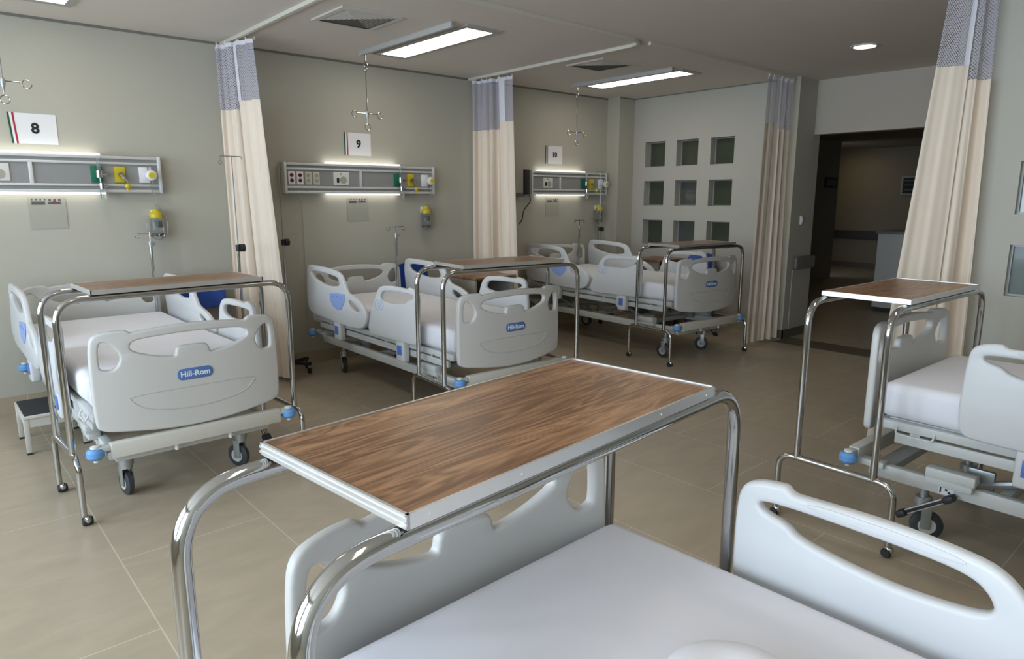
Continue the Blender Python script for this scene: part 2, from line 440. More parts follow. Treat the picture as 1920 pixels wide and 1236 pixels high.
# corridor beyond the opening
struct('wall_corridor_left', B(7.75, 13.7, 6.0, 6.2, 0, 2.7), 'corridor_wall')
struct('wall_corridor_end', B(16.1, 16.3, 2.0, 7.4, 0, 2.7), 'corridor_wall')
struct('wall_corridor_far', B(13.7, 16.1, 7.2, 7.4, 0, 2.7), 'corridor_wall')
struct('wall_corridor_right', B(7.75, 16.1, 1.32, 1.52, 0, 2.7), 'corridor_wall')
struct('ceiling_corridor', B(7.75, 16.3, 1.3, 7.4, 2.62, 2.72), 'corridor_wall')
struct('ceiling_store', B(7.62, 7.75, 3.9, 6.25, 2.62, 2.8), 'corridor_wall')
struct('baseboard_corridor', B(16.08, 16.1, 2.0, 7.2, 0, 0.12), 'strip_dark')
struct('trim_9', B(16.04, 16.1, 4.6, 7.2, 0.64, 0.83, 0.01), 'dark_brown')
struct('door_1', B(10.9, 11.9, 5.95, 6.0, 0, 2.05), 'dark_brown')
area('corridor_light', (15.3, 6.5, 2.55), (0, 0, 0), 0.5, 0.3, 1.4, (1.0, 0.78, 0.42))
area('corridor_light', (9.0, 3.0, 2.58), (0, 0, 0), 0.4, 0.4, 1.2, (1.0, 0.88, 0.68))  # unseen light added to lift the closed, dark near corridor

# ------------------------------------------------------------------ ceiling fixtures
def tracks():
    def tr(pts, label, rad=0.001):
        bm = NB(); P = fillet(pts, rad, 10)
        # rectangular-ish profile : flat tube
        for i in range(len(P)-1):
            a, b = P[i], P[i+1]; d = (b-a).normalized(); s = Vector((-d.y, d.x, 0))*0.013
            vs = []
            for p in (a, b):
                vs.append([bm.verts.new((p.x+s.x*k, p.y+s.y*k, z)) for k, z in ((1, CZ), (1, CZ-0.026), (-1, CZ-0.026), (-1, CZ))])
            for k in range(3): bm.faces.new((vs[0][k], vs[0][k+1], vs[1][k+1], vs[1][k]))
            bm.faces.new((vs[0][3], vs[0][0], vs[1][0], vs[1][3]))
            if i == 0: bm.faces.new(vs[0])
            if i == len(P)-2: bm.faces.new(vs[1][::-1])
        bmesh.ops.remove_doubles(bm, verts=bm.verts, dist=1e-4)
        return tag(obj('curtain_track', bm, 'track', None, False), label, 'curtain rail', 'ceiling curtain tracks')
    tr([(2.13, 6.04, 0), (2.13, 3.712, 0)], 'cream ceiling curtain track running out from the wall left of sign 9')
    tr([(4.70, 6.04, 0), (4.70, 3.69, 0), (-0.6, 3.69, 0)], 'cream ceiling curtain track with a rounded corner beside the middle ceiling lamp', 0.20)
    tr([(4.735, 3.69, 0), (7.21, 3.69, 0)], 'cream ceiling curtain track ending at the pillar beside the doorway')
tracks()
def luminaire(x, label, y=4.89):
    t = thing('ceiling_lamp', label, 'lamp', (x, y, CZ), 0, 'recessed rectangular ceiling lamps')
    bm = NB(); X, Y, fx, fy = 0.125, 0.615, 0.17, 0.68
    z = -0.012
    box(bm, -fx, -X, -fy, fy, z, 0.0); box(bm, X, fx, -fy, fy, z, 0.0); box(bm, -X, X, -fy, -Y, z, 0.0); box(bm, -X, X, Y, fy, z, 0.0)
    obj('frame', bm, 'luminaire', t, False)
    obj('diffuser', B(-X, X, -Y, Y, -0.010, -0.003), 'lamp_lit', t, False)
luminaire(0.83, 'lit ceiling lamp cut by the top edge, above sign 8')
luminaire(3.435, 'lit rectangular ceiling lamp above sign 9, the largest in view')
luminaire(6.095, 'lit rectangular ceiling lamp in front of sign 10 and the pierced wall')
luminaire(0.83, 'added unseen ceiling lamp brightening the bed nearest the camera', 0.25)  # added out of view to brighten the foreground
luminaire(3.435, 'added unseen ceiling lamp brightening the bed cut by the right edge', 0.25)  # second added lamp, out of view, for more light at right
def hanger(x, label, l2):
    r = tag(obj('hanger_rail', B(x-0.017, x+0.017, 4.22, 5.57, CZ-0.042, CZ, 0.004), 'luminaire'), l2, 'rail', 'ceiling rails for drip hangers')
    t = thing('drip_hanger', label, 'hook', (x+0.01, 5.5, CZ-0.035), 0, 'ceiling drip hangers')
    bm = NB(); cyl(bm, (0, 0, 0), (0, 0, -0.07), 0.007, 8); ring(bm, (0, 0, -0.09), 0.018, 0.004); ring(bm, (0, 0, -0.125), 0.018, 0.004, 'x')
    cyl(bm, (0, 0, -0.14), (0, 0, -0.47), 0.0045, 8)
    obj('rod', bm, 'chrome', t)
    bm = NB(); lathe(bm, (0, 0, -0.47), [(0.004, 0), (0.014, -0.004), (0.016, -0.04), (0.008, -0.06), (0.006, -0.09), (0.004, -0.10)], 12)
    obj('collar', bm, 'grey_metal', t)
    bm = NB(); cyl(bm, (-0.10, 0, -0.49), (0.10, 0, -0.49), 0.004, 8)
    for s in (-1, 1): ring(bm, (s*0.125, 0, -0.50), 0.026, 0.0035, 'y', 18, 0.35*PI if s > 0 else 0, 2*PI if s > 0 else 1.8*PI)
    cyl(bm, (0, -0.06, -0.49), (0, 0.06, -0.49), 0.004, 8); ring(bm, (0, 0, -0.605), 0.026, 0.0035)
    obj('hook_bar', bm, 'chrome', t)
hanger(0.52+0.04, 'chrome drip hanger with ring hooks hanging above sign 8', 'grey ceiling rail carrying the hanger above sign 8')
hanger(3.14, 'chrome drip hanger with ring hooks hanging above sign 9', 'grey ceiling rail carrying the hanger above sign 9')
hanger(5.79, 'chrome drip hanger with ring hooks hanging above sign 10', 'grey ceiling rail carrying the hanger above sign 10')
def vent(x, y, label):
    t = thing('ceiling_vent', label, 'vent', (x, y, CZ), 0, 'square ceiling air diffusers')
    bm = NB(); box(bm, -.225, .225, -.225, .225, -0.004, 0)
    obj('backing', bm, 'vent_dark', t, False)
    bm = NB(); h = .235
    def fr(bm, ho, hi, zo, zi):
        o4 = [bm.verts.new((sx*ho, sy*ho, zo)) for sx, sy in ((-1, -1), (1, -1), (1, 1), (-1, 1))]
        i4 = [bm.verts.new((sx*hi, sy*hi, zi)) for sx, sy in ((-1, -1), (1, -1), (1, 1), (-1, 1))]
        for k in range(4): bm.faces.new((o4[k], o4[(k+1) % 4], i4[(k+1) % 4], i4[k]))
    fr(bm, .235, .195, -.012, -.012); fr(bm, .235, .235, 0.0, -.012)
    obj('frame', bm, 'vent', t, False)
    bm = NB()
    for k in range(7):
        a = .193-k*.027; fr(bm, a, a-.021, -.004, -.009)
    obj('louvre', bm, 'vent', t, False)
vent(2.58, 4.60, 'square white ceiling air diffuser left of the large middle lamp')
vent(5.17, 4.60, 'square ceiling air diffuser in front of the lamp nearer the doorway')
t = thing('downlight', 'small round lit downlight in the ceiling before the doorway', 'lamp', (6.21, 2.60, CZ))
bm = NB(); lathe(bm, (0, 0, 0), [(0.11, 0), (0.11, -0.008), (0.088, -0.010), (0.088, -0.001)], 28); obj('trim_ring', bm, 'vent', t)
bm = NB(); lathe(bm, (0, 0, 0), [(0.0, -0.006), (0.086, -0.006), (0.086, -0.002)], 28); obj('bulb', bm, 'downlight_lit', t)

# ------------------------------------------------------------------ headwall units
def headwall(dx, label, short=0.0, mods=('r', 'r', 'i', 'i')):
    t = thing('headwall_panel', label, 'panel', (dx, WY, 0), 0, 'medical supply panels on the wall')
    x0, x1, z0, z1 = 2.565+short, 4.175, 1.592, 1.862; y1 = -0.002; yf = -0.085
    bm = NB(); box(bm, x0+.01, x1-.01, yf+0.015, y1, z0+.008, z1-.008)
    obj('body', bm, 'headwall_grey', t, False)
    bm = NB()
    for a, b in ((z0, z0+0.022), (z1-0.022, z1), (1.637, 1.655), (1.80, 1.818)): box(bm, x0+.012, x1-.012, yf, yf+0.03, a, b, 0.004)
    for a in (x0, x1-0.024): box(bm, a, a+0.024, yf-0.004, y1, z0-0.004, z1+0.004, 0.006)
    box(bm, 3.31, 3.335, yf, yf+0.03, 1.65, 1.805, 0.003)
    obj('frame', bm, 'alu_white', t)
    for z, nm in ((z1+0.006, 'reading_light'), (z0-0.006, 'reading_light')):
        bm = NB(); box(bm, 2.965, 3.765, yf+0.0, yf+0.035, z-0.010, z+0.010, 0.008, seg=3)
        o = obj(nm, bm, 'tube_lit', t)
        zz = z1+0.004 if z > 1.7 else z0-0.006
        obj('lamp_tube', B(2.98, 3.75, yf+0.045, yf+0.06, zz-0.006, zz+0.006), 'tube_hot', o, False)
    for i, k in enumerate(mods):
        if x0 > 2.60+i*0.079: continue
        X = 2.605+i*0.079
        o = obj('power_socket', B(X, X+0.062, yf+0.008, yf+0.02, 1.67, 1.785, 0.003), 'outlet_ivory' if k == 'i' else 'paper', t)
        bm = NB()
        for zz in (1.752, 1.705): cyl(bm, (X+0.031, yf+0.004, zz), (X+0.031, yf+0.012, zz), 0.017, 16)
        obj('socket_insert', bm, 'outlet_red' if k == 'r' else 'card_grey', o)
    o = obj('nurse_call_plate', B(3.04, 3.20, yf+0.006, yf+0.02, 1.668, 1.79, 0.004), 'gauge_white', t)
    bm = NB(); lathe(bm, (3.14, yf+0.004, 1.715), [(0, 0), (0.033, 0), (0.036, 0.004)], 20, axis='y'); cyl(bm, (3.115, yf+.003, 1.77), (3.115, yf+.012, 1.77), 0.011, 8)
    obj('speaker', bm, 'card_grey', o)
    obj('call_button', B(3.072, 3.092, yf-0.004, yf+0.01, 1.69, 1.735, 0.003), 'ink', o)
    # oxygen outlet with flowmeter
    o = obj('oxygen_outlet', B(3.69, 3.765, yf-0.002, yf+0.02, 1.665, 1.785, 0.004), 'green', t)
    bm = NB(); cyl(bm, (3.735, yf-0.055, 1.725), (3.735, yf, 1.725), 0.017, 14); cyl(bm, (3.735, yf-0.045, 1.70), (3.735, yf-0.045, 1.75), 0.022, 14)
    cyl(bm, (3.735, yf-0.045, 1.725), (3.785, yf-0.045, 1.725), 0.010, 10); cyl(bm, (3.745, yf-0.045, 1.62), (3.745, yf-0.045, 1.66), 0.020, 12)
    cyl(bm, (3.742, yf-0.045, 1.65), (3.738, yf-0.045, 1.71), 0.008, 8); cyl(bm, (3.745, yf-0.045, 1.64), (3.785, yf-0.045, 1.64), 0.009, 10)
    obj('valve', bm, 'chrome', o)
    bm = NB(); cyl(bm, (3.735, yf-0.045, 1.75), (3.735, yf-0.045, 1.86), 0.012, 12); cyl(bm, (3.748, yf-0.045, 1.545), (3.748, yf-0.045, 1.62), 0.021, 12)
    obj('flow_tube', bm, 'clear_plastic', o)
    # air outlet
    o = obj('air_outlet', B(3.845, 3.92, yf-0.002, yf+0.02, 1.665, 1.785, 0.004), 'yellow', t)
    bm = NB(); cyl(bm, (3.885, yf-0.032, 1.725), (3.885, yf, 1.725), 0.018, 14, mi=0)
    tube(bm, [(3.885, yf-0.03, 1.725), (3.905, yf-0.045, 1.69), (3.92, yf-0.05, 1.665)], 0.011, 8)
    obj('valve', bm, 'chrome', o)
    bm = NB(); sphere(bm, (3.915, yf-0.05, 1.640), 0.021); cyl(bm, (3.915, yf-.05, 1.62), (3.915, yf-.05, 1.60), 0.006, 8); obj('plug', bm, 'yellow', o)
    # vacuum regulator
    o = obj('vacuum_outlet', B(4.015, 4.09, yf-0.002, yf+0.02, 1.665, 1.785, 0.004), 'paper', t)
    bm = NB(); lathe(bm, (4.085, yf-0.07, 1.722), [(0, -0.012), (0.028, -0.012), (0.040, -0.002), (0.042, 0.02), (0.030, 0.04), (0.012, 0.06)], 22, axis='y'); obj('regulator', bm, 'gauge_white', o)
    bm = NB(); lathe(bm, (4.085, yf-0.084, 1.722), [(0, 0), (0.022, 0), (0.024, 0.004)], 20, axis='y'); obj('gauge', bm, 'yellow', o)
    bm = NB(); tube(bm, fillet([(4.085, yf-0.06, 1.68), (4.08, yf-0.05, 1.60), (4.12, yf-0.04, 1.55), (4.10, yf-0.02, 1.48)], 0.04), 0.005, 8)
    cyl(bm, (4.075, yf-.05, 1.755), (4.075, yf-.05, 1.785), 0.014, 12)
    obj('hose', bm, 'clear_plastic', o)
    return t
headwall(-2.61, 'long grey and white supply panel on the wall beneath sign 8')
headwall(0.0, 'long grey and white supply panel with red sockets beneath sign 9')
headwall(2.70, 'long grey and white supply panel beneath sign 10, next to the corner column', 0.28, ('i', 'i', 'i', 'r'))

def sign(x, z, txt, lab, tilt):
    t = thing('number_sign', lab, 'sign', (x, WY-0.004, z), 0, 'bed number signs')
    obj('sheet', B(-0.105, 0.142, -0.001, 0.002, -0.105, 0.105), 'paper', t, False)
    bm = NB()
    for xx, m_ in ((-0.140, 0), (-0.128, 1), (-0.113, 2)):
        vs = []
        wd = 0.011 if m_ != 1 else 0.014
        for sx, z_ in ((0, 0.107), (wd, 0.107), (wd+tilt, -0.105), (tilt, -0.105)):
            vs.append(bm.verts.new((xx+sx-tilt/2, -0.002, z_)))
        f = bm.faces.new(vs); f.material_index = m_
        r = bmesh.ops.extrude_face_region(bm, geom=[f]); bmesh.ops.translate(bm, verts=[v for v in r['geom'] if isinstance(v, bmesh.types.BMVert)], vec=(0, 0.003, 0))
    obj('flag_stripes', bm, ['sign_green', 'paper', 'sign_red'], t, False)
    bm = NB(); add_mesh(bm, text_bm(txt, 0.098 if len(txt) == 1 else 0.08, 0.0005, 0.0034), XZ(-0.003) @ Matrix.Translation((0.01, 0, 0)))
    obj('numeral', bm, 'ink', t, False)
sign(0.77, 2.035, '8', 'white sheet numbered 8 with green and red stripes on the wall', 0.012)
sign(3.345, 2.055, '9', 'white sheet numbered 9 with green and red stripes on the wall', 0.0)
sign(5.985, 2.06, '10', 'white sheet numbered 10 on the wall by the corner column', 0.0)
def card(x, lab):
    t = thing('instruction_card', lab, 'card', (x, WY-0.004, 1.44), 0, 'instruction cards under the panels')
    obj('sheet', B(-0.115, 0.115, -0.001, 0.002, -0.11, 0.115), 'card_grey', t, False)
    bm = NB()
    box(bm, -0.095, -0.012, -0.002, 0, 0.062, 0.086); box(bm, 0.006, 0.085, -0.002, 0, 0.066, 0.084)
    for i in range(4): box(bm, -0.095+i*0.026, -0.086+i*0.026, -0.002, 0, 0.094, 0.106)
    for i in range(3): box(bm, 0.01+i*0.03, 0.026+i*0.03, -0.002, 0, 0.09, 0.104)
    obj('pictograms', bm, 'card_dark', t, False)
    bm = NB(); cyl(bm, (0.045, -0.003, 0.08), (0.045, 0, 0.08), 0.011, 12); obj('red_mark', bm, 'sign_red', t, False)
card(0.795, 'grey instruction card with dark pictograms below the panel under sign 8')
card(3.32, 'grey instruction card with dark pictograms below the panel under sign 9')
card(5.97, 'grey instruction card with dark pictograms below the panel under sign 10')
def jar(x, lab):
    t = thing('suction_jar', lab, 'jar', (x, WY-0.08, 1.30), 0, 'hanging suction jars')
    obj('bracket', B(-0.02, 0.02, 0.03, 0.078, 0.10, 0.16, 0.004), 'gauge_white', t)
    bm = NB(); lathe(bm, (0, 0, 0), [(0.0, -0.055), (0.046, -0.055), (0.05, -0.045), (0.05, 0.08), (0.042, 0.10), (0.0, 0.10)], 20); obj('bottle', bm, 'clear_plastic', t)
    bm = NB(); lathe(bm, (0, 0, 0), [(0.0, 0.095), (0.046, 0.095), (0.048, 0.13), (0.028, 0.145), (0.02, 0.165), (0.0, 0.165)], 20); obj('cap', bm, 'yellow', t)
    bm = NB(); cyl(bm, (0.01, 0, 0.02), (0.01, 0, 0.07), 0.022, 12); cyl(bm, (0, 0, -0.045), (0, 0, -0.02), 0.035, 14); obj('float', bm, 'mech_dark', t)
    bm = NB(); tube(bm, fillet([(0.01, 0, 0.165), (0.02, 0, 0.20), (0.085, 0, 0.10), (0.075, 0, -0.05), (0.0, 0, -0.085), (-0.075, 0, -0.02), (-0.07, 0, 0.08), (-0.02, 0, 0.14)], 0.05), 0.004, 8)
    obj('tubing', bm, 'clear_plastic', t)
    return t
jar(1.495, 'clear suction jar with yellow cap hanging right of the card under sign 8')
jar(4.06, 'clear suction jar with yellow cap hanging below the panel of sign 9')
jar(6.74, 'clear suction jar with yellow cap hanging below the panel of sign 10')
bm = NB(); tube(bm, fillet([(2.72, WY-0.012, 1.59), (2.75, WY-0.012, 1.52), (2.75, WY-0.012, 0.12)], 0.03), 0.004, 6)
tag(obj('wall_cable', bm, 'cable'), 'thin pale cable running down the wall from the panel of sign 9', 'cable')
# monitor left of panel 10
t = thing('wall_monitor', 'dark slim monitor mounted at the left end of the panel of sign 10', 'monitor', (5.42, WY, 1.73))
obj('screen', B(-0.075, 0.0, -0.19, -0.155, -0.14, 0.14, 0.006), 'screen_dark', t)
obj('bracket', B(-0.05, 0.01, -0.155, -0.002, -0.17, -0.12, 0.006), 'grey_metal', t)
bm = NB(); tube(bm, fillet([(0.06, -0.12, -0.15), (0.08, -0.12, -0.22), (-0.02, -0.10, -0.32), (-0.01, -0.08, -0.42), (-0.05, -0.06, -0.48)], 0.06), 0.006, 8); obj('cable', bm, 'cable_black', t)

# ------------------------------------------------------------------ curtains
def curtain(label, top, bot, zb, folds, amp, zmesh, seam=0.62, step=0.05, ph=0.0, flat=0.30):
    """top/bot: (x0,y0,x1,y1) plan lines at track and floor; front panel right of seam overlaps"""
    cx, cy = (top[0]+top[2])/2, (top[1]+top[3])/2
    t = thing('privacy_curtain', label, 'curtain', (cx, cy, zb), 0, 'cubicle curtains')
    def P(u, z, back):
        k = (CZ-0.03-z)/(CZ-0.03-zb)
        a = Vector((top[0]+(top[2]-top[0])*u, top[1]+(top[3]-top[1])*u)); b = Vector((bot[0]+(bot[2]-bot[0])*u, bot[1]+(bot[3]-bot[1])*u))
        p = a.lerp(b, k); d = Vector((top[2]-top[0], top[3]-top[1])).normalized(); nn = Vector((-d.y, d.x))
        w1 = math.sin(2*PI*folds*u+ph)+0.35*math.sin(2*PI*folds*2.3*u+1.3+2*k+ph)
        A = amp*(0.55+0.6*k)*(1.0 if back else flat)
        p = p+nn*(A*w1)+d*(0.25*A*math.cos(2*PI*folds*u*1.5+k))
        return p
    L = math.hypot(top[2]-top[0], top[3]-top[1])*1.8
    def sheet(u0, u1, z0, z1, off, name, m, back=True, nu=60, nz=14):
        bm = NB(); uvl = bm.loops.layers.uv.new('UVMap'); g = []
        for i in range(nu+1):
            u = u0+(u1-u0)*i/nu; row = []
            for j in range(nz+1):
                z = z0+(z1-z0)*j/nz; p = P(u, z, back)
                row.append((bm.verts.new((p.x-cx+off[0], p.y-cy+off[1], z-zb)), (u*L, z)))
            g.append(row)
        for i in range(nu):
            for j in range(nz):
                q = [g[i][j], g[i+1][j], g[i+1][j+1], g[i][j+1]]
                f = bm.faces.new([a[0] for a in q])
                for lp, a in zip(f.loops, q): lp[uvl].uv = a[1]
        me = bpy.data.meshes.new(name); bm.to_mesh(me); bm.free()
        return link(name, me, m, t, True, 80)
    d = Vector((top[2]-top[0], top[3]-top[1])).normalized()
    nn = Vector((-d.y, d.x)); 
    if nn.dot(Vector((-cx, -cy))) < 0: nn = -nn
    off = (nn.x*0.02, nn.y*0.02)
    zt = CZ-0.045
    sheet(0, seam, zb, zmesh, (0, 0), 'fabric', 'curtain_fabric')
    sheet(0, seam, zmesh, zt-0.03, (0, 0), 'mesh_panel', 'curtain_mesh')
    sheet(seam-0.08, 1, zb, zmesh+step, off, 'fabric', 'curtain_fabric', False)
    sheet(seam-0.08, 1, zmesh+step, zt-0.03, off, 'mesh_panel', 'curtain_mesh', False)
    sheet(0, seam, zt-0.03, zt, (0, 0), 'header_tape', 'binding'); sheet(seam-0.08, 1, zt-0.03, zt, off, 'header_tape', 'binding', False)
    sheet(seam-0.08, seam+0.02, zmesh+step, zt-0.03, (off[0]*1.2, off[1]*1.2), 'side_binding', 'binding', False, 4)
    bm = NB()
    for i in range(9):
        u = 0.03+i*0.118; p = P(u, zt, True)
        cyl(bm, (p.x-cx, p.y-cy, zt-zb-0.01), (p.x-cx, p.y-cy, CZ-0.028-zb), 0.005, 6)
    obj('glider_hooks', bm, 'gauge_white', t)
    return t
curtain('cream curtain with grey mesh top between signs 8 and 9', (2.05, 6.0, 2.19, 5.50), (2.05, 5.97, 2.34, 5.48), 0.04, 4.2, 0.055, 2.25, 0.60, 0.06)
curtain('cream curtain with grey mesh top between signs 9 and 10', (4.66, 5.98, 4.78, 5.42), (4.66, 5.97, 4.82, 5.36), 0.04, 5, 0.052, 2.25, 0.80, 0.07, 1.0)
curtain('cream curtain gathered against the pillar beside the doorway', (7.14, 3.69, 6.66, 3.72), (7.12, 3.69, 6.55, 3.72), 0.03, 4.4, 0.042, 2.25, 0.52, 0.05, 0.5, 0.18)
curtain('tall cream curtain hanging nearest the camera at the far right', (4.92, 1.32, 4.84, 1.56), (4.90, 1.26, 4.42, 1.62), 0.04, 3.0, 0.036, 2.24, 0.50, 0.08, 2.0, 0.16)

# ------------------------------------------------------------------ hospital bed
BOW = 0.045
def bow(x): return -BOW*(1-min(1.0, abs(x)/0.455)**2.6)
def bow_mesh(bm, y0=0.0, sgn=1):
    for k in range(-11, 12):
        g = list(bm.verts)+list(bm.edges)+list(bm.faces)
        bmesh.ops.bisect_plane(bm, geom=g, plane_co=(k*0.04, 0, 0), plane_no=(1, 0, 0))
    for v in bm.verts: v.co.y += bow(v.co.x)*sgn
FB = [(-0.455, 0.50), (-0.458, 0.66), (-0.452, 0.86), (-0.435, 0.912), (-0.38, 0.928), (-0.30, 0.930), (-0.285, 0.924), (-0.275, 0.914), (-0.26, 0.915), (-0.14, 0.928), (0, 0.934)]
FBo = FB+[(-x, z) for x, z in FB[-2::-1]]+[(0.445, 0.44), (0.30, 0.422), (0.15, 0.404), (0, 0.398), (-0.15, 0.404), (-0.30, 0.422), (-0.445, 0.44)]
HMID = [(-0.285, 0.845), (-0.268, 0.872), (-0.19, 0.882), (0, 0.890), (0.19, 0.882), (0.268, 0.872), (0.285, 0.845), (0.27, 0.820), (0.18, 0.786), (0.095, 0.772), (0.083, 0.778), (0.080, 0.806), (0.062, 0.822), (-0.062, 0.822), (-0.080, 0.806), (-0.083, 0.778), (-0.095, 0.772), (-0.18, 0.786), (-0.27, 0.820)]
HL = [(-0.412, 0.870), (-0.385, 0.880), (-0.352, 0.852), (-0.326, 0.808), (-0.330, 0.778), (-0.358, 0.738), (-0.405, 0.742), (-0.415, 0.76)]
def end_board(name, parent, y, sgn, badge):
    bm = plate(chaikin(FBo, 2), [chaikin(HMID, 2), chaikin(HL, 2), chaikin([(-x, z) for x, z in HL], 2)], 0.034, 0.011, 3)
    bmesh.ops.transform(bm, matrix=XZ(0), verts=bm.verts)
    bow_mesh(bm, sgn=sgn)
    bmesh.ops.translate(bm, verts=bm.verts, vec=(0, y, 0))
    o = obj(name, bm, 'plastic', parent, True, 40)
    yo = y-sgn*0.0172
    bm = NB()
    cres = chaikin([(-0.31, 0.603), (0, 0.607), (0.31, 0.603), (0.30, 0.575), (0.25, 0.53), (0.14, 0.505), (0, 0.497), (-0.14, 0.505), (-0.25, 0.53), (-0.30, 0.575)], 2)
    cres.append(cres[0])
    pts = [(x, yo+sgn*bow(x), z) for x, z in cres]
    tube(bm, pts, 0.0028, 6, caps=False)
    obj('panel_groove', bm, 'groove', o)
    if badge:
        bm = plate(rrect(0.172, 0.058, 0.024), [], 0.004, 0.001)
        bmesh.ops.transform(bm, matrix=XZ(0), verts=bm.verts)
        for f in bm.faces: f.material_index = 0
        add_mesh(bm, text_bm('Hill-Rom', 0.040, 0.0006, 0.0008), XZ(-0.0024), 1)
        bmesh.ops.translate(bm, verts=bm.verts, vec=(0, yo-sgn*0.001+sgn*bow(0), 0.672))
        bo = obj('name_badge', bm, ['badge_blue', 'badge_white'], o, True, 30)
    return o
FR = [(0.395, 0.58), (0.392, 0.70), (0.398, 0.86), (0.412, 0.908), (0.45, 0.926), (0.50, 0.932), (0.515, 0.931), (0.527, 0.917), (0.56, 0.918), (0.72, 0.922), (0.86, 0.912), (0.925, 0.896), (0.975, 0.84), (1.01, 0.76), (1.055, 0.67), (1.10, 0.585), (1.095, 0.535), (1.05, 0.512), (0.74, 0.522), (0.45, 0.526), (0.41, 0.54)]
FRH = [(0.452, 0.868), (0.462, 0.882), (0.60, 0.884), (0.80, 0.878), (0.875, 0.868), (0.905, 0.842), (0.915, 0.812), (0.88, 0.797), (0.76, 0.788), (0.64, 0.800), (0.545, 0.818), (0.520, 0.842), (0.47, 0.853)]
HR = [(2.16, 0.975), (2.04, 0.975), (1.76, 0.970), (1.60, 0.955), (1.535, 0.925), (1.49, 0.86), (1.45, 0.805), (1.41, 0.792), (1.26, 0.764), (1.15, 0.706), (1.112, 0.640), (1.15, 0.575), (1.217, 0.53), (1.436, 0.514), (1.835, 0.535), (2.14, 0.545), (2.19, 0.60), (2.205, 0.75), (2.20, 0.93)]
HRH = [(2.12, 0.925), (1.90, 0.928), (1.63, 0.912), (1.585, 0.885), (1.575, 0.845), (1.62, 0.832), (1.78, 0.818), (1.95, 0.840), (2.10, 0.872)]
HRH2 = [(1.405, 0.745), (1.33, 0.730), (1.225, 0.682), (1.235, 0.662), (1.33, 0.664), (1.42, 0.700)]
SHIELD = [(1.735, 0.762), (1.60, 0.778), (1.466, 0.782), (1.470, 0.72), (1.53, 0.655), (1.60, 0.640), (1.68, 0.668), (1.73, 0.715)]
def rail(name, parent, sx, out, holes, decal):
    X = sx*0.498
    bm = plate(chaikin(out, 2), [chaikin(h, 2) for h in holes], 0.034, 0.012, 3)
    bmesh.ops.transform(bm, matrix=YZ(X), verts=bm.verts)
    # slight outward belly
    for v in bm.verts: v.co.x += sx*0.012*max(0, 1-abs(v.co.z-0.66)/0.2)
    o = obj(name, bm, 'plastic_light', parent, True, 40)
    xo = X+sx*0.0295
    if decal == 'shield':
        bm = plate(SHIELD, [], 0.002); bmesh.ops.transform(bm, matrix=YZ(X+sx*0.0225), verts=bm.verts)
        for v in bm.verts: v.co.x += sx*0.012*max(0, 1-abs(v.co.z-0.66)/0.2)-sx*0.002
        for q in ((1.60, 0.735), (1.67, 0.73), (1.53, 0.73), (1.60, 0.68)):
            b2 = NB(); ring(b2, (X+sx*0.027, q[0], q[1]), 0.019, 0.0028, 'x', 10); merge(bm, b2, 1)
        obj('control_decal', bm, ['blue_pale', 'blue_decal'], o, False)
    else:
        bm = NB(); c = chaikin([(1.01, 0.795), (0.91, 0.80), (0.878, 0.766), (0.905, 0.725), (1.0, 0.728)], 2); c.append(c[0])
        c2 = chaikin([(0.965, 0.775), (0.925, 0.775), (0.925, 0.748), (0.965, 0.748)], 1); c2.append(c2[0])
        sh = lambda p: (X+sx*(0.0172+0.012*max(0, 1-abs(p[1]-0.66)/0.2)), p[0]-0.03, p[1])
        tube(bm, [sh(p) for p in c], 0.0022, 6, caps=False); tube(bm, [sh(p) for p in c2], 0.002, 6, caps=False)
        obj('lever_symbol', bm, 'blue_pale', o)
        for q in (-1, 1):
            bm = plate(chaikin([(0.555, 0.913), (0.72, 0.913), (0.84, 0.905), (0.872, 0.893), (0.84, 0.889), (0.72, 0.894), (0.575, 0.896)], 2), [], 0.004, 0.0015); bmesh.ops.transform(bm, matrix=YZ(X+q*0.0172), verts=bm.verts)
            obj('grip_strip', bm, 'plastic_light', o)
    return o
HINGE = 1.18
def lift(bm, ang, z0=0.50):
    if not ang: return
    for v in bm.verts:
        if v.co.y > HINGE:
            dy, dz = v.co.y-HINGE, v.co.z-z0
            v.co.y = HINGE+dy*math.cos(ang)-dz*math.sin(ang); v.co.z = z0+dy*math.sin(ang)+dz*math.cos(ang)
def mattress_bm(ang=0.0):
    bm = NB(); box(bm, -0.452, 0.452, 0.055, 2.15, 0.52, 0.68, 0.045, seg=4)
    for k in range(1, 26):
        g = list(bm.verts)+list(bm.edges)+list(bm.faces)
        bmesh.ops.bisect_plane(bm, geom=g, plane_co=(0, 0.055+k*0.08, 0), plane_no=(0, 1, 0))
    for v in bm.verts:   # gentle sag of the foam and tucked corners
        v.co.z += 0.004*math.sin(v.co.y*3.1)*(1 if v.co.z > 0.6 else 0)
        if v.co.z < 0.56 and v.co.y < 0.3: v.co.x *= 0.985
    lift(bm, ang); return bm
def wheel(parent, c, r, w_, rz, m='grey_rubber', hub='frame_paint'):
    bm = NB(); lathe(bm, (0, 0, 0), [(r*0.25, -w_/2), (r*0.80, -w_/2), (r, -w_*0.3), (r, w_*0.3), (r*0.80, w_/2), (r*0.25, w_/2)], 24, axis='x')
    lathe(bm, (0, 0, 0), [(0, -w_*0.62), (r*0.55, -w_*0.55), (r*0.6, 0), (r*0.55, w_*0.55), (0, w_*0.62)], 18, 1, axis='x')
    bmesh.ops.transform(bm, matrix=Matrix.Translation(c) @ Matrix.Rotation(rz, 4, 'Z'), verts=bm.verts)
    return obj('wheel', bm, [m, hub], parent)
UPPER = ('footboard', 'headboard', 'head_side_rail', 'foot_side_rail', 'mattress', 'deck', 'rail_latch', 'hand_loop')
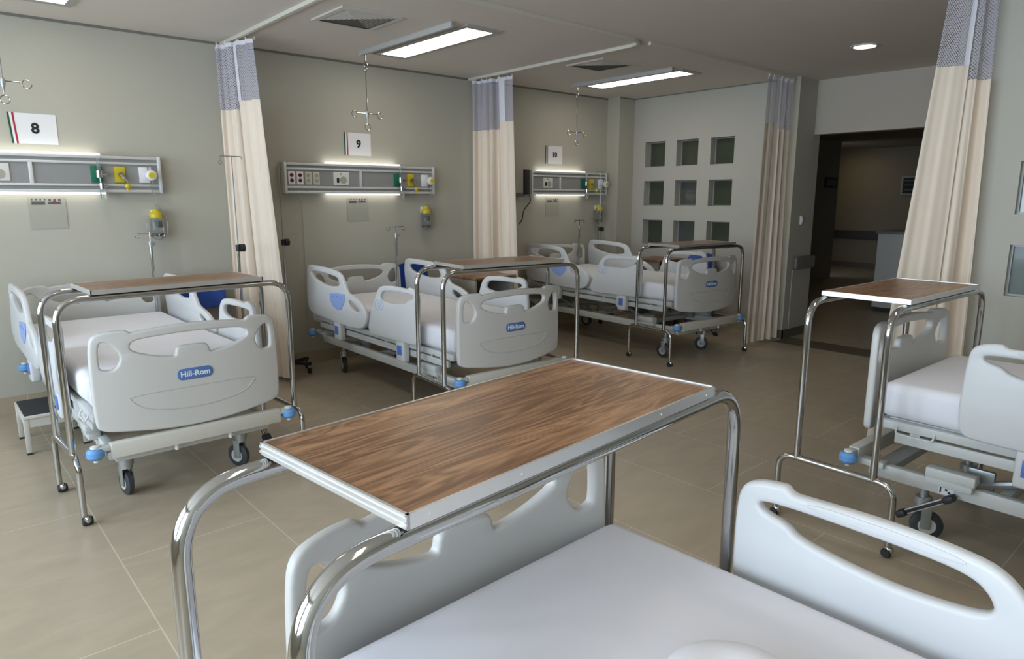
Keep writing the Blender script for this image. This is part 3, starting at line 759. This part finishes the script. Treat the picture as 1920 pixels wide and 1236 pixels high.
def make_bed(label, loc, rz, dz=0.0, back=0.0):
    t = thing('hospital_bed', label, 'bed', (loc[0], loc[1], 0), rz, 'white plastic hospital beds')
    end_board('footboard', t, 0.02, 1, True); end_board('headboard', t, 2.235, -1, False)
    for sx in (-1, 1):
        rail('foot_side_rail', t, sx, FR, [FRH], 'lever')
        o = rail('head_side_rail', t, sx, HR, [HRH, HRH2], 'shield')
    obj('mattress', mattress_bm(back), 'sheet', t, True, 60)
    bm = NB()   # deck: tray under the mattress with side tubes and cross slats
    for sx in (-1, 1): box(bm, sx*0.435-0.022, sx*0.435+0.022, 0.06, 2.2, 0.475, 0.515, 0.006)
    for i in range(9): box(bm, -0.43, 0.43, 0.07+i*0.262, 0.11+i*0.262, 0.485, 0.512, 0.003)
    box(bm, -0.41, 0.41, 0.10, 2.16, 0.505, 0.519)
    for sx in (-1, 1): box(bm, sx*0.435-0.014, sx*0.435+0.014, 0.14, 2.12, 0.415, 0.462, 0.005)
    for sx in (-1, 1):
        for yy in (0.2, 0.95, 1.9): box(bm, sx*0.435-0.010, sx*0.435+0.010, yy, yy+0.04, 0.455, 0.48)
    for sx in (-1, 1): box(bm, sx*0.30-0.02, sx*0.30+0.02, 0.10, 2.18, 0.435, 0.478, 0.004)
    obj('deck', bm, 'frame_paint', t)
    for sx in (-1, 1):
        for y in (0.655, 1.66):
            bm = NB(); box(bm, sx*0.485-0.028, sx*0.485+0.028, y-0.055, y+0.055, 0.375, 0.55, 0.014, seg=3)
            box(bm, sx*0.46-0.02, sx*0.46+0.02, y+0.07, y+0.105, 0.40, 0.56, 0.008)
            o = obj('rail_latch', bm, 'plastic_light', t)
            obj('release_pad', B(sx*0.515-0.004, sx*0.515+0.004, y-0.028, y+0.028, 0.425, 0.495, 0.003), 'blue_decal', o)
        bm = NB(); tube(bm, fillet([(sx*0.458, 0.15, 0.495), (sx*0.475, 0.15, 0.465), (sx*0.475, 0.30, 0.465), (sx*0.458, 0.30, 0.495)], 0.015), 0.004, 6)
        obj('hand_loop', bm, 'plastic_light', t)
    # base frame
    bm = NB()
    for sx in (-1, 1):
        box(bm, sx*0.385-0.022, sx*0.385+0.022, 0.05, 2.16, 0.275, 0.340, 0.006)
    for y in (0.55, 1.25, 1.95): box(bm, -0.365, 0.365, y-0.02, y+0.02, 0.285, 0.33, 0.004)
    box(bm, -0.385, 0.385, 0.02, 0.10, 0.27, 0.31, 0.004)
    box(bm, -0.40, 0.40, 2.14, 2.19, 0.30, 0.36, 0.006)
    obj('base_frame', bm, 'frame_paint', t)
    obj('foot_crossbar', B(-0.415, 0.425, -0.062, -0.012, 0.318, 0.394, 0.006), 'frame_beige', t)
    for sx in (-1, 1):
        bm = NB(); box(bm, sx*0.445-0.035, sx*0.445+0.035, -0.058, -0.018, 0.360, 0.388, 0.008); box(bm, sx*0.40-0.03, sx*0.40+0.03, -0.05, 0.10, 0.322, 0.352, 0.005)
        obj('foot_bracket', bm, 'frame_paint', t)
        bm = NB(); box(bm, sx*0.44-0.04, sx*0.44+0.04, 2.20, 2.24, 0.352, 0.380, 0.006); box(bm, sx*0.37-0.05, sx*0.37+0.05, 2.15, 2.24, 0.332, 0.362, 0.005)
        obj('head_bracket', bm, 'frame_paint', t)
        bm = NB(); box(bm, sx*0.425-0.035, sx*0.425+0.035, 0.28, 0.47, 0.36, 0.405, 0.008); box(bm, sx*0.42-0.03, sx*0.42+0.03, 0.28, 0.46, 0.325, 0.365, 0.008)
        obj('motor_cover', bm, 'frame_paint', t)
    for x in (-0.12, 0.15):
        bm = NB(); cyl(bm, (x, -0.037, 0.288), (x, -0.037, 0.32), 0.010, 10); obj('drain_stub', bm, 'gauge_white', t)
    for x, y in ((-0.478, -0.038), (0.478, -0.038), (-0.478, 2.22), (0.478, 2.22)):
        bm = NB(); lathe(bm, (x, y, 0.357), [(0, -0.03), (0.026, -0.028), (0.040, -0.014), (0.040, 0.010), (0.030, 0.024), (0, 0.026)], 20)
        o = obj('corner_bumper', bm, 'blue_bumper', t)
        bm = NB(); lathe(bm, (x, y, 0.357), [(0, -0.045), (0.012, -0.043), (0.013, 0.026), (0.020, 0.026), (0.020, 0.036), (0, 0.040)], 14)
        obj('bumper_bolt', bm, 'gauge_white', o)
    for k, (x, y) in enumerate(((-0.30, 0.24), (0.30, 0.24), (-0.30, 1.98), (0.30, 1.98))):
        bm = NB(); a = [0.15, 0.5, -0.2, 0.3][k]; R_ = Matrix.Rotation(a, 4, 'Z')
        cyl(bm, (x, y, 0.20), (x, y, 0.285), 0.019, 14); cyl(bm, (x, y, 0.175), (x, y, 0.205), 0.036, 18); cyl(bm, (x, y, 0.155), (x, y, 0.178), 0.030, 16)
        M = Matrix.Translation((x, y, 0)) @ R_
        for s in (-1, 1): box(bm, s*0.026-0.003, s*0.026+0.003, -0.008, 0.034, 0.055, 0.165, 0.002, M=M)
        box(bm, -0.028, 0.028, -0.012, 0.034, 0.148, 0.165, 0.003, M=M)
        o = obj('caster', bm, 'grey_metal', t)
        c = M @ Vector((0, 0.022, 0.068)); wheel(o, c, 0.068, 0.036, a)
    for sx in (-1, 1):
        for y0, y1 in ((0.45, 0.80), (1.55, 1.90)):
            bm = NB(); tube(bm, [(sx*0.30, y0, 0.33), (sx*0.30, y1, 0.45)], 0.017, 8)
            box(bm, sx*0.30-0.012, sx*0.30+0.012, y0-0.05, y0+0.05, 0.31, 0.40, 0.006); box(bm, sx*0.30-0.016, sx*0.30+0.016, y1-0.06, y1+0.06, 0.40, 0.46, 0.006)
            cyl(bm, (sx*0.28, y1, 0.42), (sx*0.36, y1, 0.42), 0.026, 14)
            obj('lift_arm', bm, 'grey_metal', t)
    for a_, b_, r_ in (((0, 0.5, 0.39), (0, 1.2, 0.43), 0.035), ((-0.1, 1.25, 0.40), (-0.1, 1.8, 0.42), 0.03)):
        bm = NB(); cyl(bm, a_, b_, r_, 14); cyl(bm, Vector(b_), Vector(b_)+Vector((0, 0.12, 0.005)), r_*0.5, 12); obj('lift_motor', bm, 'grey_metal', t)
    bm = NB(); box(bm, -0.16, 0.16, 0.72, 1.05, 0.35, 0.43, 0.02); obj('control_box', bm, 'mech_dark', t)
    bm = NB(); tube(bm, fillet([(-0.32, 0.8, 0.44), (-0.36, 1.0, 0.36), (-0.34, 1.2, 0.42), (-0.3, 1.5, 0.38)], 0.08), 0.006, 6); obj('cable', bm, 'mech_dark', t)
    for sx in (1,):
        bm = NB(); M = Matrix.Translation((sx*0.435, 0.29, 0.215)) @ Matrix.Rotation(0.62, 4, 'X')
        box(bm, -0.008, 0.008, -0.10, 0.10, -0.012, 0.012, 0.005, 1, M)
        box(bm, -0.022, 0.030, 0.085, 0.135, -0.014, 0.016, 0.010, 0, M); box(bm, -0.022, 0.030, -0.130, -0.085, -0.016, 0.014, 0.010, 0, M)
        cyl(bm, (sx*0.33, 0.27, 0.21), (sx*0.435, 0.27, 0.21), 0.008, 8, mi=1)
        obj('brake_pedal', bm, ['black_rubber', 'frame_paint'], t)
    bm = NB(); box(bm, -0.4085, -0.4068, 0.325, 0.385, 0.283, 0.333, mi=0)
    for y_, z_ in ((0.335, 0.313), (0.350, 0.300), (0.338, 0.290), (0.362, 0.318)): box(bm, -0.4095, -0.408, y_, y_+0.010, z_, z_+0.008, mi=1)
    box(bm, -0.4095, -0.408, 0.374, 0.380, 0.288, 0.330, mi=1)
    obj('warning_label', bm, ['paper', 'ink'], t, False)
    bm = NB(); box(bm, 0.4068, 0.4085, 0.325, 0.385, 0.283, 0.333, mi=0)
    for y_, z_ in ((0.375, 0.313), (0.360, 0.300), (0.372, 0.290), (0.348, 0.318)): box(bm, 0.408, 0.4095, y_-0.010, y_, z_, z_+0.008, mi=1)
    box(bm, 0.408, 0.4095, 0.330, 0.336, 0.288, 0.330, mi=1)
    obj('warning_label', bm, ['paper', 'ink'], t, False)
    if dz:
        for ch in t.children:
            if ch.name.split('.')[0] in UPPER: ch.location.z += dz
    if back:
        for ch in t.children:
            if ch.name.split('.')[0] in ('head_side_rail',):
                Mx = Matrix.Translation((0, HINGE, 0.50)) @ Matrix.Rotation(back, 4, 'X') @ Matrix.Translation((0, -HINGE, -0.50))
                ch.matrix_local = Matrix.Translation((0, 0, dz)) @ Mx
    return t
BEDS = {}
b8 = make_bed('white hospital bed with blue badge at far left under sign 8', (1.019, 3.658), 0.012)
def bed_copy(label, loc, rz, dz, back=0.0):
    c = copy_tree(b8); c['label'] = label; c.location = (loc[0], loc[1], 0); c.rotation_euler = (0, 0, rz)
    for ch in c.children:
        base = ch.name.split('.')[0]
        if base in UPPER: ch.location.z += dz
        if back and base == 'head_side_rail':
            ch.matrix_local = Matrix.Translation((0, 0, dz)) @ Matrix.Translation((0, HINGE, 0.50)) @ Matrix.Rotation(back, 4, 'X') @ Matrix.Translation((0, -HINGE, -0.50))
        if back and base == 'mattress':
            ch.location.z += 0.03
            me = bpy.data.meshes.new('mattress'); bm = mattress_bm(back); bmesh.ops.recalc_face_normals(bm, faces=bm.faces); bm.to_mesh(me); bm.free()
            me.materials.append(MATS['sheet']); me.shade_smooth(); me.set_sharp_from_angle(angle=1.05); ch.data = me
    return c
b9 = bed_copy('white hospital bed in the middle under sign 9', (3.08, 3.509), -0.019, 0.005)
b10 = bed_copy('white hospital bed farthest away under sign 10, by the pierced wall', (5.766, 3.688), -0.074, 0.066)
bR = bed_copy('white hospital bed cut by the right edge with exposed frame', (3.665, 1.19), PI-0.02, 0.057)
bF = bed_copy('white hospital bed nearest the camera, cut by the bottom edge', (0.893, 1.165), PI+0.028, -0.01, math.radians(28))

# ------------------------------------------------------------------ overbed tables
def make_table(label, loc, rz, h=1.12, top='wood_laminate'):
    t = thing('overbed_table', label, 'table', (loc[0], loc[1], 0), rz, 'chrome overbed tables')
    L, D = 0.42, 0.196; HX = 0.568
    bm = NB(); box(bm, -L+0.004, L-0.004, -D+0.004, D-0.004, h-0.018, h-0.001)
    o = obj('tabletop', bm, top, t, False)
    bm = NB()
    for s in (-1, 1):
        box(bm, s*(L-0.0025)-0.0025, s*(L-0.0025)+0.0025, -D, D, h-0.021, h+0.001); box(bm, -L, L, s*(D-0.0025)-0.0025, s*(D-0.0025)+0.0025, h-0.021, h+0.001)
        for zz in (h-0.006, h-0.015): box(bm, s*(L+0.0006)-0.0014, s*(L+0.0006)+0.0014, -D, D, zz-0.002, zz+0.002)
    for s in (-1, 1):
        for x in (-0.38, -0.2, 0.2, 0.38): cyl(bm, (x, s*D, h-0.011), (x, s*(D+0.0012), h-0.011), 0.003, 8)
    obj('edge_trim', bm, 'aluminium', o, False)
    for s in (-1, 1):
        bm = NB(); y = s*0.176; zt = h-0.0385; r = 0.0157
        tube(bm, fillet([(-HX, y, 0.335), (-HX, y, zt), (HX, y, zt), (HX, y, 0.335)], 0.115, 12), r, 20)
        for x in (-0.37, 0.37): box(bm, x-0.02, x+0.02, y-0.010, y+0.010, h-0.024, h-0.019)
        obj('frame_hoop', bm, 'chrome', t, True, 60)
    for sx in (-1, 1):
        bm = NB(); x = sx*HX
        tube(bm, fillet([(x, -0.265, 0.055), (x, -0.265, 0.332), (x, 0.265, 0.332), (x, 0.265, 0.055)], 0.075, 8), 0.0142, 16)
        obj('base_bar', bm, 'chrome', t, True, 60)
        for sy in (-1, 1):
            bm = NB(); c = (x+0.004*sx, sy*0.265, 0.03)
            lathe(bm, (x, sy*0.265, 0), [(0.0, 0.064), (0.0135, 0.064), (0.014, 0.052), (0.008, 0.048), (0.0, 0.046)], 12)
            sphere(bm, (x+0.012, sy*0.265, 0.032), 0.023, (0.75, 1, 0.95))
            q = obj('caster', bm, 'chrome', t)
            bm = NB(); lathe(bm, (x+0.012, sy*0.265+0.006, 0.0215), [(0.0, -0.022), (0.018, -0.022), (0.0215, -0.015), (0.0215, 0.015), (0.018, 0.022), (0.0, 0.022)], 16, axis='x')
            obj('wheel', bm, 'black_rubber', q)
    return t
make_table('large wood topped overbed table in the foreground', (0.835, 0.935), 0.096, 1.15)
tb = make_table('wood topped overbed table over the bed of sign 8, farthest left', (1.025, 3.93), 0.045)
def table_copy(label, loc, rz):
    c = copy_tree(tb); c['label'] = label; c.location = (loc[0], loc[1], 0); c.rotation_euler = (0, 0, rz)
table_copy('wood topped overbed table over the bed of sign 9', (3.11, 3.665), -0.10)
table_copy('wood topped overbed table over the bed of sign 10, by the pierced wall', (5.79, 3.90), -0.095)
table_copy('wood topped overbed table at right in front of the doorway', (3.625, 1.228), -0.033)

# ------------------------------------------------------------------ poles, chairs, cabinets, stool
def bed_pole(x, y, lab):
    t = thing('infusion_pole', lab, 'pole', (x, y, 0.50), 0, 'short drip poles at the bed heads')
    bm = NB(); cyl(bm, (0, 0, 0), (0, 0, 0.70), 0.0115, 12); obj('pole', bm, 'chrome', t)
    bm = NB(); cyl(bm, (0, 0, 0.68), (0, 0, 0.72), 0.018, 12); cyl(bm, (0, 0, 0.70), (0.035, 0, 0.70), 0.010, 10); obj('clamp', bm, 'grey_metal', t)
    bm = NB(); cyl(bm, (0, 0, 0.70), (0, 0, 0.79), 0.005, 8); cyl(bm, (-0.085, 0, 0.78), (0.085, 0, 0.78), 0.004, 8); cyl(bm, (0, -0.07, 0.78), (0, 0.07, 0.78), 0.004, 8)
    for s in (-1, 1): ring(bm, (s*0.085, 0, 0.765), 0.018, 0.0035, 'y', 14, 0.5*PI if s > 0 else -PI, 2*PI if s > 0 else 0.5*PI)
    obj('hooks', bm, 'chrome', t)
    bm = NB(); cyl(bm, (0, 0, -0.01), (0, 0, 0.06), 0.017, 12); obj('socket', bm, 'black_rubber', t)
bed_pole(1.41, 5.855, 'short chrome drip pole with hooks at the head of the sign 8 bed')
bed_pole(3.525, 5.70, 'short chrome drip pole with hooks at the head of the sign 9 bed')
bed_pole(6.25, 5.855, 'short chrome drip pole with hooks at the head of the sign 10 bed')
def stand(x, y, ztop, lab, hook=True):
    t = thing('infusion_stand', lab, 'stand', (x, y, 0), 0, 'tall wheeled drip stands')
    bm = NB(); cyl(bm, (0, 0, 0.10), (0, 0, 1.17), 0.0115, 12); obj('lower_tube', bm, 'chrome', t)
    bm = NB(); cyl(bm, (0, 0, 1.17), (0, 0, ztop), 0.0048, 10)
    if hook:
        tube(bm, fillet([(-0.085, 0, ztop-0.035), (-0.085, 0, ztop), (0.075, 0, ztop), (0.075, 0, ztop-0.02)], 0.012), 0.0035, 8); ring(bm, (-0.085, 0, ztop-0.045), 0.014, 0.003)
    obj('upper_tube', bm, 'pole_steel', t)
    bm = NB(); cyl(bm, (0.012, 0, 1.17), (0.05, 0, 1.17), 0.030, 16); cyl(bm, (0, 0, 1.145), (0, 0, 1.195), 0.018, 12); obj('height_knob', bm, 'black_rubber', t)
    bm = NB()
    for k in range(5):
        a = 2*PI*k/5+0.3; c, s = math.cos(a), math.sin(a)
        box(bm, 0.0, 0.20, -0.016, 0.016, 0.075, 0.105, 0.006, M=Matrix.Rotation(a, 4, 'Z'))
    cyl(bm, (0, 0, 0.07), (0, 0, 0.14), 0.030, 14)
    obj('base', bm, 'black_rubber', t)
    for k in range(5):
        a = 2*PI*k/5+0.3
        bm = NB(); lathe(bm, (0.185*math.cos(a), 0.185*math.sin(a), 0.028), [(0, -0.012), (0.024, -0.012), (0.028, -0.008), (0.028, 0.008), (0.024, 0.012), (0, 0.012)], 14, axis='x'); cyl(bm, (0.185*math.cos(a), 0.185*math.sin(a), 0.05), (0.185*math.cos(a), 0.185*math.sin(a), 0.08), 0.012, 8, mi=1)
        obj('caster', bm, ['black_rubber', 'chrome'], t)
stand(1.915, 5.40, 1.86, 'tall chrome drip stand with black knob in front of the left curtain')
stand(2.46, 5.83, 1.86, 'tall drip stand with black knob and base left of the sign 9 panel')
stand(6.51, 5.75, 1.87, 'tall drip stand with black knob beside the bed of sign 10')
def chair(x, y, rz, lab):
    t = thing('plastic_chair', lab, 'chair', (x, y, 0), rz, 'blue plastic visitor chairs')
    bm = plate(chaikin([(-0.18, 0), (-0.195, 0.12), (-0.17, 0.26), (0.17, 0.26), (0.195, 0.12), (0.18, 0)], 2), [], 0.012, 0.004)
    bmesh.ops.transform(bm, matrix=XZ(0), verts=bm.verts)
    for k in range(-5, 6): bmesh.ops.bisect_plane(bm, geom=list(bm.verts)+list(bm.edges)+list(bm.faces), plane_co=(k*0.04, 0, 0), plane_no=(1, 0, 0))
    for v in bm.verts: v.co.y += -0.045*(v.co.x/0.23)**2+v.co.z*0.18
    bmesh.ops.translate(bm, verts=bm.verts, vec=(0, 0.20, 0.64)); obj('backrest', bm, 'blue_chair', t)
    bm = NB(); box(bm, -0.20, 0.20, -0.20, 0.19, 0.43, 0.455, 0.011, seg=3); obj('seat', bm, 'blue_chair', t)
    for sx in (-1, 1):
        bm = NB(); tube(bm, [(sx*0.19, -0.22, 0), (sx*0.17, -0.17, 0.43)], 0.011, 8); obj('leg', bm, 'black_rubber', t)
        bm = NB(); tube(bm, fillet([(sx*0.19, 0.24, 0), (sx*0.17, 0.19, 0.43), (sx*0.16, 0.225, 0.60), (sx*0.15, 0.25, 0.80)], 0.05), 0.011, 8); obj('leg', bm, 'black_rubber', t)
chair(1.75, 5.76, -0.15, 'blue plastic chair between the sign 8 bed and the left curtain')
chair(3.82, 5.72, -0.05, 'blue plastic chair partly hidden behind the sign 9 bed')
chair(6.93, 4.64, -1.45, 'blue plastic chair partly hidden beyond the sign 10 bed')
def cabinet(x, y, lab, rz=0):
    t = thing('bedside_cabinet', lab, 'cabinet', (x, y, 0), rz, 'bedside cabinets')
    bm = NB(); W_, D_ = 0.24, 0.22
    box(bm, -W_, W_, -D_+0.02, D_, 0.06, 0.58)
    for s in (-1, 1): box(bm, s*(W_-0.01)-0.01, s*(W_-0.01)+0.01, -D_+.01, D_, 0.58, 0.80)
    box(bm, -W_+0.02, W_-0.02, D_-0.02, D_, 0.58, 0.80)
    obj('body', bm, 'cabinet_laminate', t, False)
    obj('top', B(-W_-0.01, W_+0.01, -D_-0.01, D_+0.005, 0.80, 0.825, 0.005), 'wood_laminate', t)
    o = obj('door', B(-W_+0.01, W_-0.01, -D_, -D_+0.02, 0.08, 0.57, 0.003), 'cabinet_laminate', t)
    bm = NB(); cyl(bm, (W_-0.05, -D_-0.015, 0.40), (W_-0.05, -D_-0.015, 0.48), 0.005, 8); obj('handle', bm, 'chrome', o)
    obj('shelf_dark_sheet', B(-W_+0.021, W_-0.021, -D_+0.02, D_-0.021, 0.58, 0.584), 'ink', t, False)  # black sheet painted in for the dark inside of the open shelf
    bm = NB()
    for sx in (-1, 1):
        for sy in (-1, 1): cyl(bm, (sx*0.2, sy*0.17, 0), (sx*0.2, sy*0.17, 0.06), 0.018, 10)
    obj('feet', bm, 'black_rubber', t)
cabinet(4.12, 5.14, 'wood topped bedside cabinet with open shelf left of the curtain beside the sign 9 bed')
cabinet(6.90, 5.15, 'wood topped bedside cabinet between the sign 10 bed and the pierced wall')
t = thing('step_stool', 'low metal step stool with black mat beside the sign 8 bed', 'stool', (0.0, 0.0, 0))
bm = NB(); box(bm, 0.385, 0.72, 4.93, 5.35, 0.225, 0.245, 0.004); obj('top_frame', bm, 'frame_beige', t)
obj('rubber_mat', B(0.395, 0.71, 4.94, 5.34, 0.245, 0.250), 'black_rubber', t, False)
for x, y in ((0.40, 4.95), (0.70, 4.95), (0.40, 5.33), (0.70, 5.33)):
    o = obj('leg', B(x-0.014, x+0.014, y-0.014, y+0.014, 0.008, 0.226, 0.003), 'frame_beige', t)
    obj('foot_cap', B(x-0.015, x+0.015, y-0.015, y+0.015, 0, 0.012), 'black_rubber', o, False)
bm = NB(); box(bm, 0.40, 0.70, 4.94, 4.955, 0.17, 0.225); box(bm, 0.395, 0.41, 4.95, 5.33, 0.17, 0.225); box(bm, 0.40, 0.70, 5.325, 5.34, 0.17, 0.225); box(bm, 0.69, 0.705, 4.95, 5.33, 0.17, 0.225)
obj('apron', bm, 'frame_beige', t, False)
# light switch on pillar, hall furniture
t = thing('light_switch', 'small white rounded wall switch on the pillar by the doorway', 'switch', (7.437, 3.64, 1.31))
bm = NB(); box(bm, -0.022, 0.022, -0.028, 0, -0.05, 0.05, 0.012, seg=3); obj('cover', bm, 'gauge_white', t)
obj('rocker', B(-0.010, 0.010, -0.033, -0.026, -0.02, 0.02, 0.003), 'paper', t)
t = thing('reception_counter', 'white reception counter in the dark hall beyond the doorway', 'counter', (10.3, 2.9, 0))
obj('body', B(-0.28, 0.30, -1.05, 0.88, 0.06, 1.07), 'counter_white', t, False)
obj('worktop', B(-0.31, 0.33, -1.08, 0.91, 1.07, 1.11, 0.008), 'aluminium', t)
obj('plinth', B(-0.26, 0.28, -1.03, 0.86, 0, 0.06), 'dark_brown', t, False)
t = thing('metal_jug', 'round metal jug with spout on the reception counter', 'jug', (10.2, 3.32, 1.11))
bm = NB(); lathe(bm, (0, 0, 0), [(0, 0), (0.06, 0), (0.095, 0.05), (0.10, 0.10), (0.07, 0.16), (0.03, 0.20), (0.035, 0.24), (0.0, 0.24)], 24); obj('body', bm, 'chrome', t)
bm = NB(); tube(bm, fillet([(0, 0.09, 0.09), (0, 0.15, 0.16), (0, 0.13, 0.26)], 0.04), 0.010, 8); obj('spout', bm, 'chrome', t)
t = thing('framed_picture', 'dark framed picture on the hall wall above the reception counter', 'picture', (16.1, 5.45, 1.81))
obj('frame', B(-0.03, 0, -0.26, 0.26, -0.20, 0.20, 0.006), 'card_grey', t)
obj('print', B(-0.034, -0.03, -0.22, 0.22, -0.165, 0.165), 'ink', t, False)
bm = NB()
for z in (-0.10, 0.0, 0.09): box(bm, -0.036, -0.033, -0.19, 0.19, z, z+0.025)
obj('print_bands', bm, 'card_dark', t, False)
t = thing('wall_plaque', 'small dark plaque on the hall wall beyond the doorway', 'sign', (13.35, 6.0, 1.84))
obj('frame', B(-0.24, 0.24, -0.03, 0, -0.10, 0.10, 0.006), 'ink', t); obj('plate', B(-0.19, 0.19, -0.034, -0.03, -0.06, 0.06), 'mech_dark', t, False)

# pillow on the nearest mattress
bm = NB(); N = 24; g = []
for sgn in (1, -1):
    g = []
    for i in range(N+1):
        row = []
        for j in range(N+1):
            u, v = -1+2*i/N, -1+2*j/N
            hgt = (max(0, 1-abs(u)**3.2)*max(0, 1-abs(v)**3.2))**0.55
            px, py = 0.145*u*math.sqrt(1-v*v/2), 0.13*v*math.sqrt(1-u*u/2)
            z = 0.030+sgn*0.045*hgt if sgn > 0 else 0.030-0.030*hgt
            if sgn > 0: z -= 0.012*math.exp(-((u-0.15)**2+(v-0.1)**2)*9)
            row.append(bm.verts.new((px, py, z)))
        g.append(row)
    for i in range(N):
        for j in range(N): bm.faces.new((g[i][j], g[i+1][j], g[i+1][j+1], g[i][j+1]))
bmesh.ops.remove_doubles(bm, verts=bm.verts, dist=1e-4)
o = obj('pillow', bm, 'pillow_cotton', None, True, 80); o.location = (0.925, 0.495, 0.708); o.rotation_euler = (0, 0, 0.75)
tag(o, 'small white pillow on the nearest mattress, cut by the bottom edge', 'pillow')
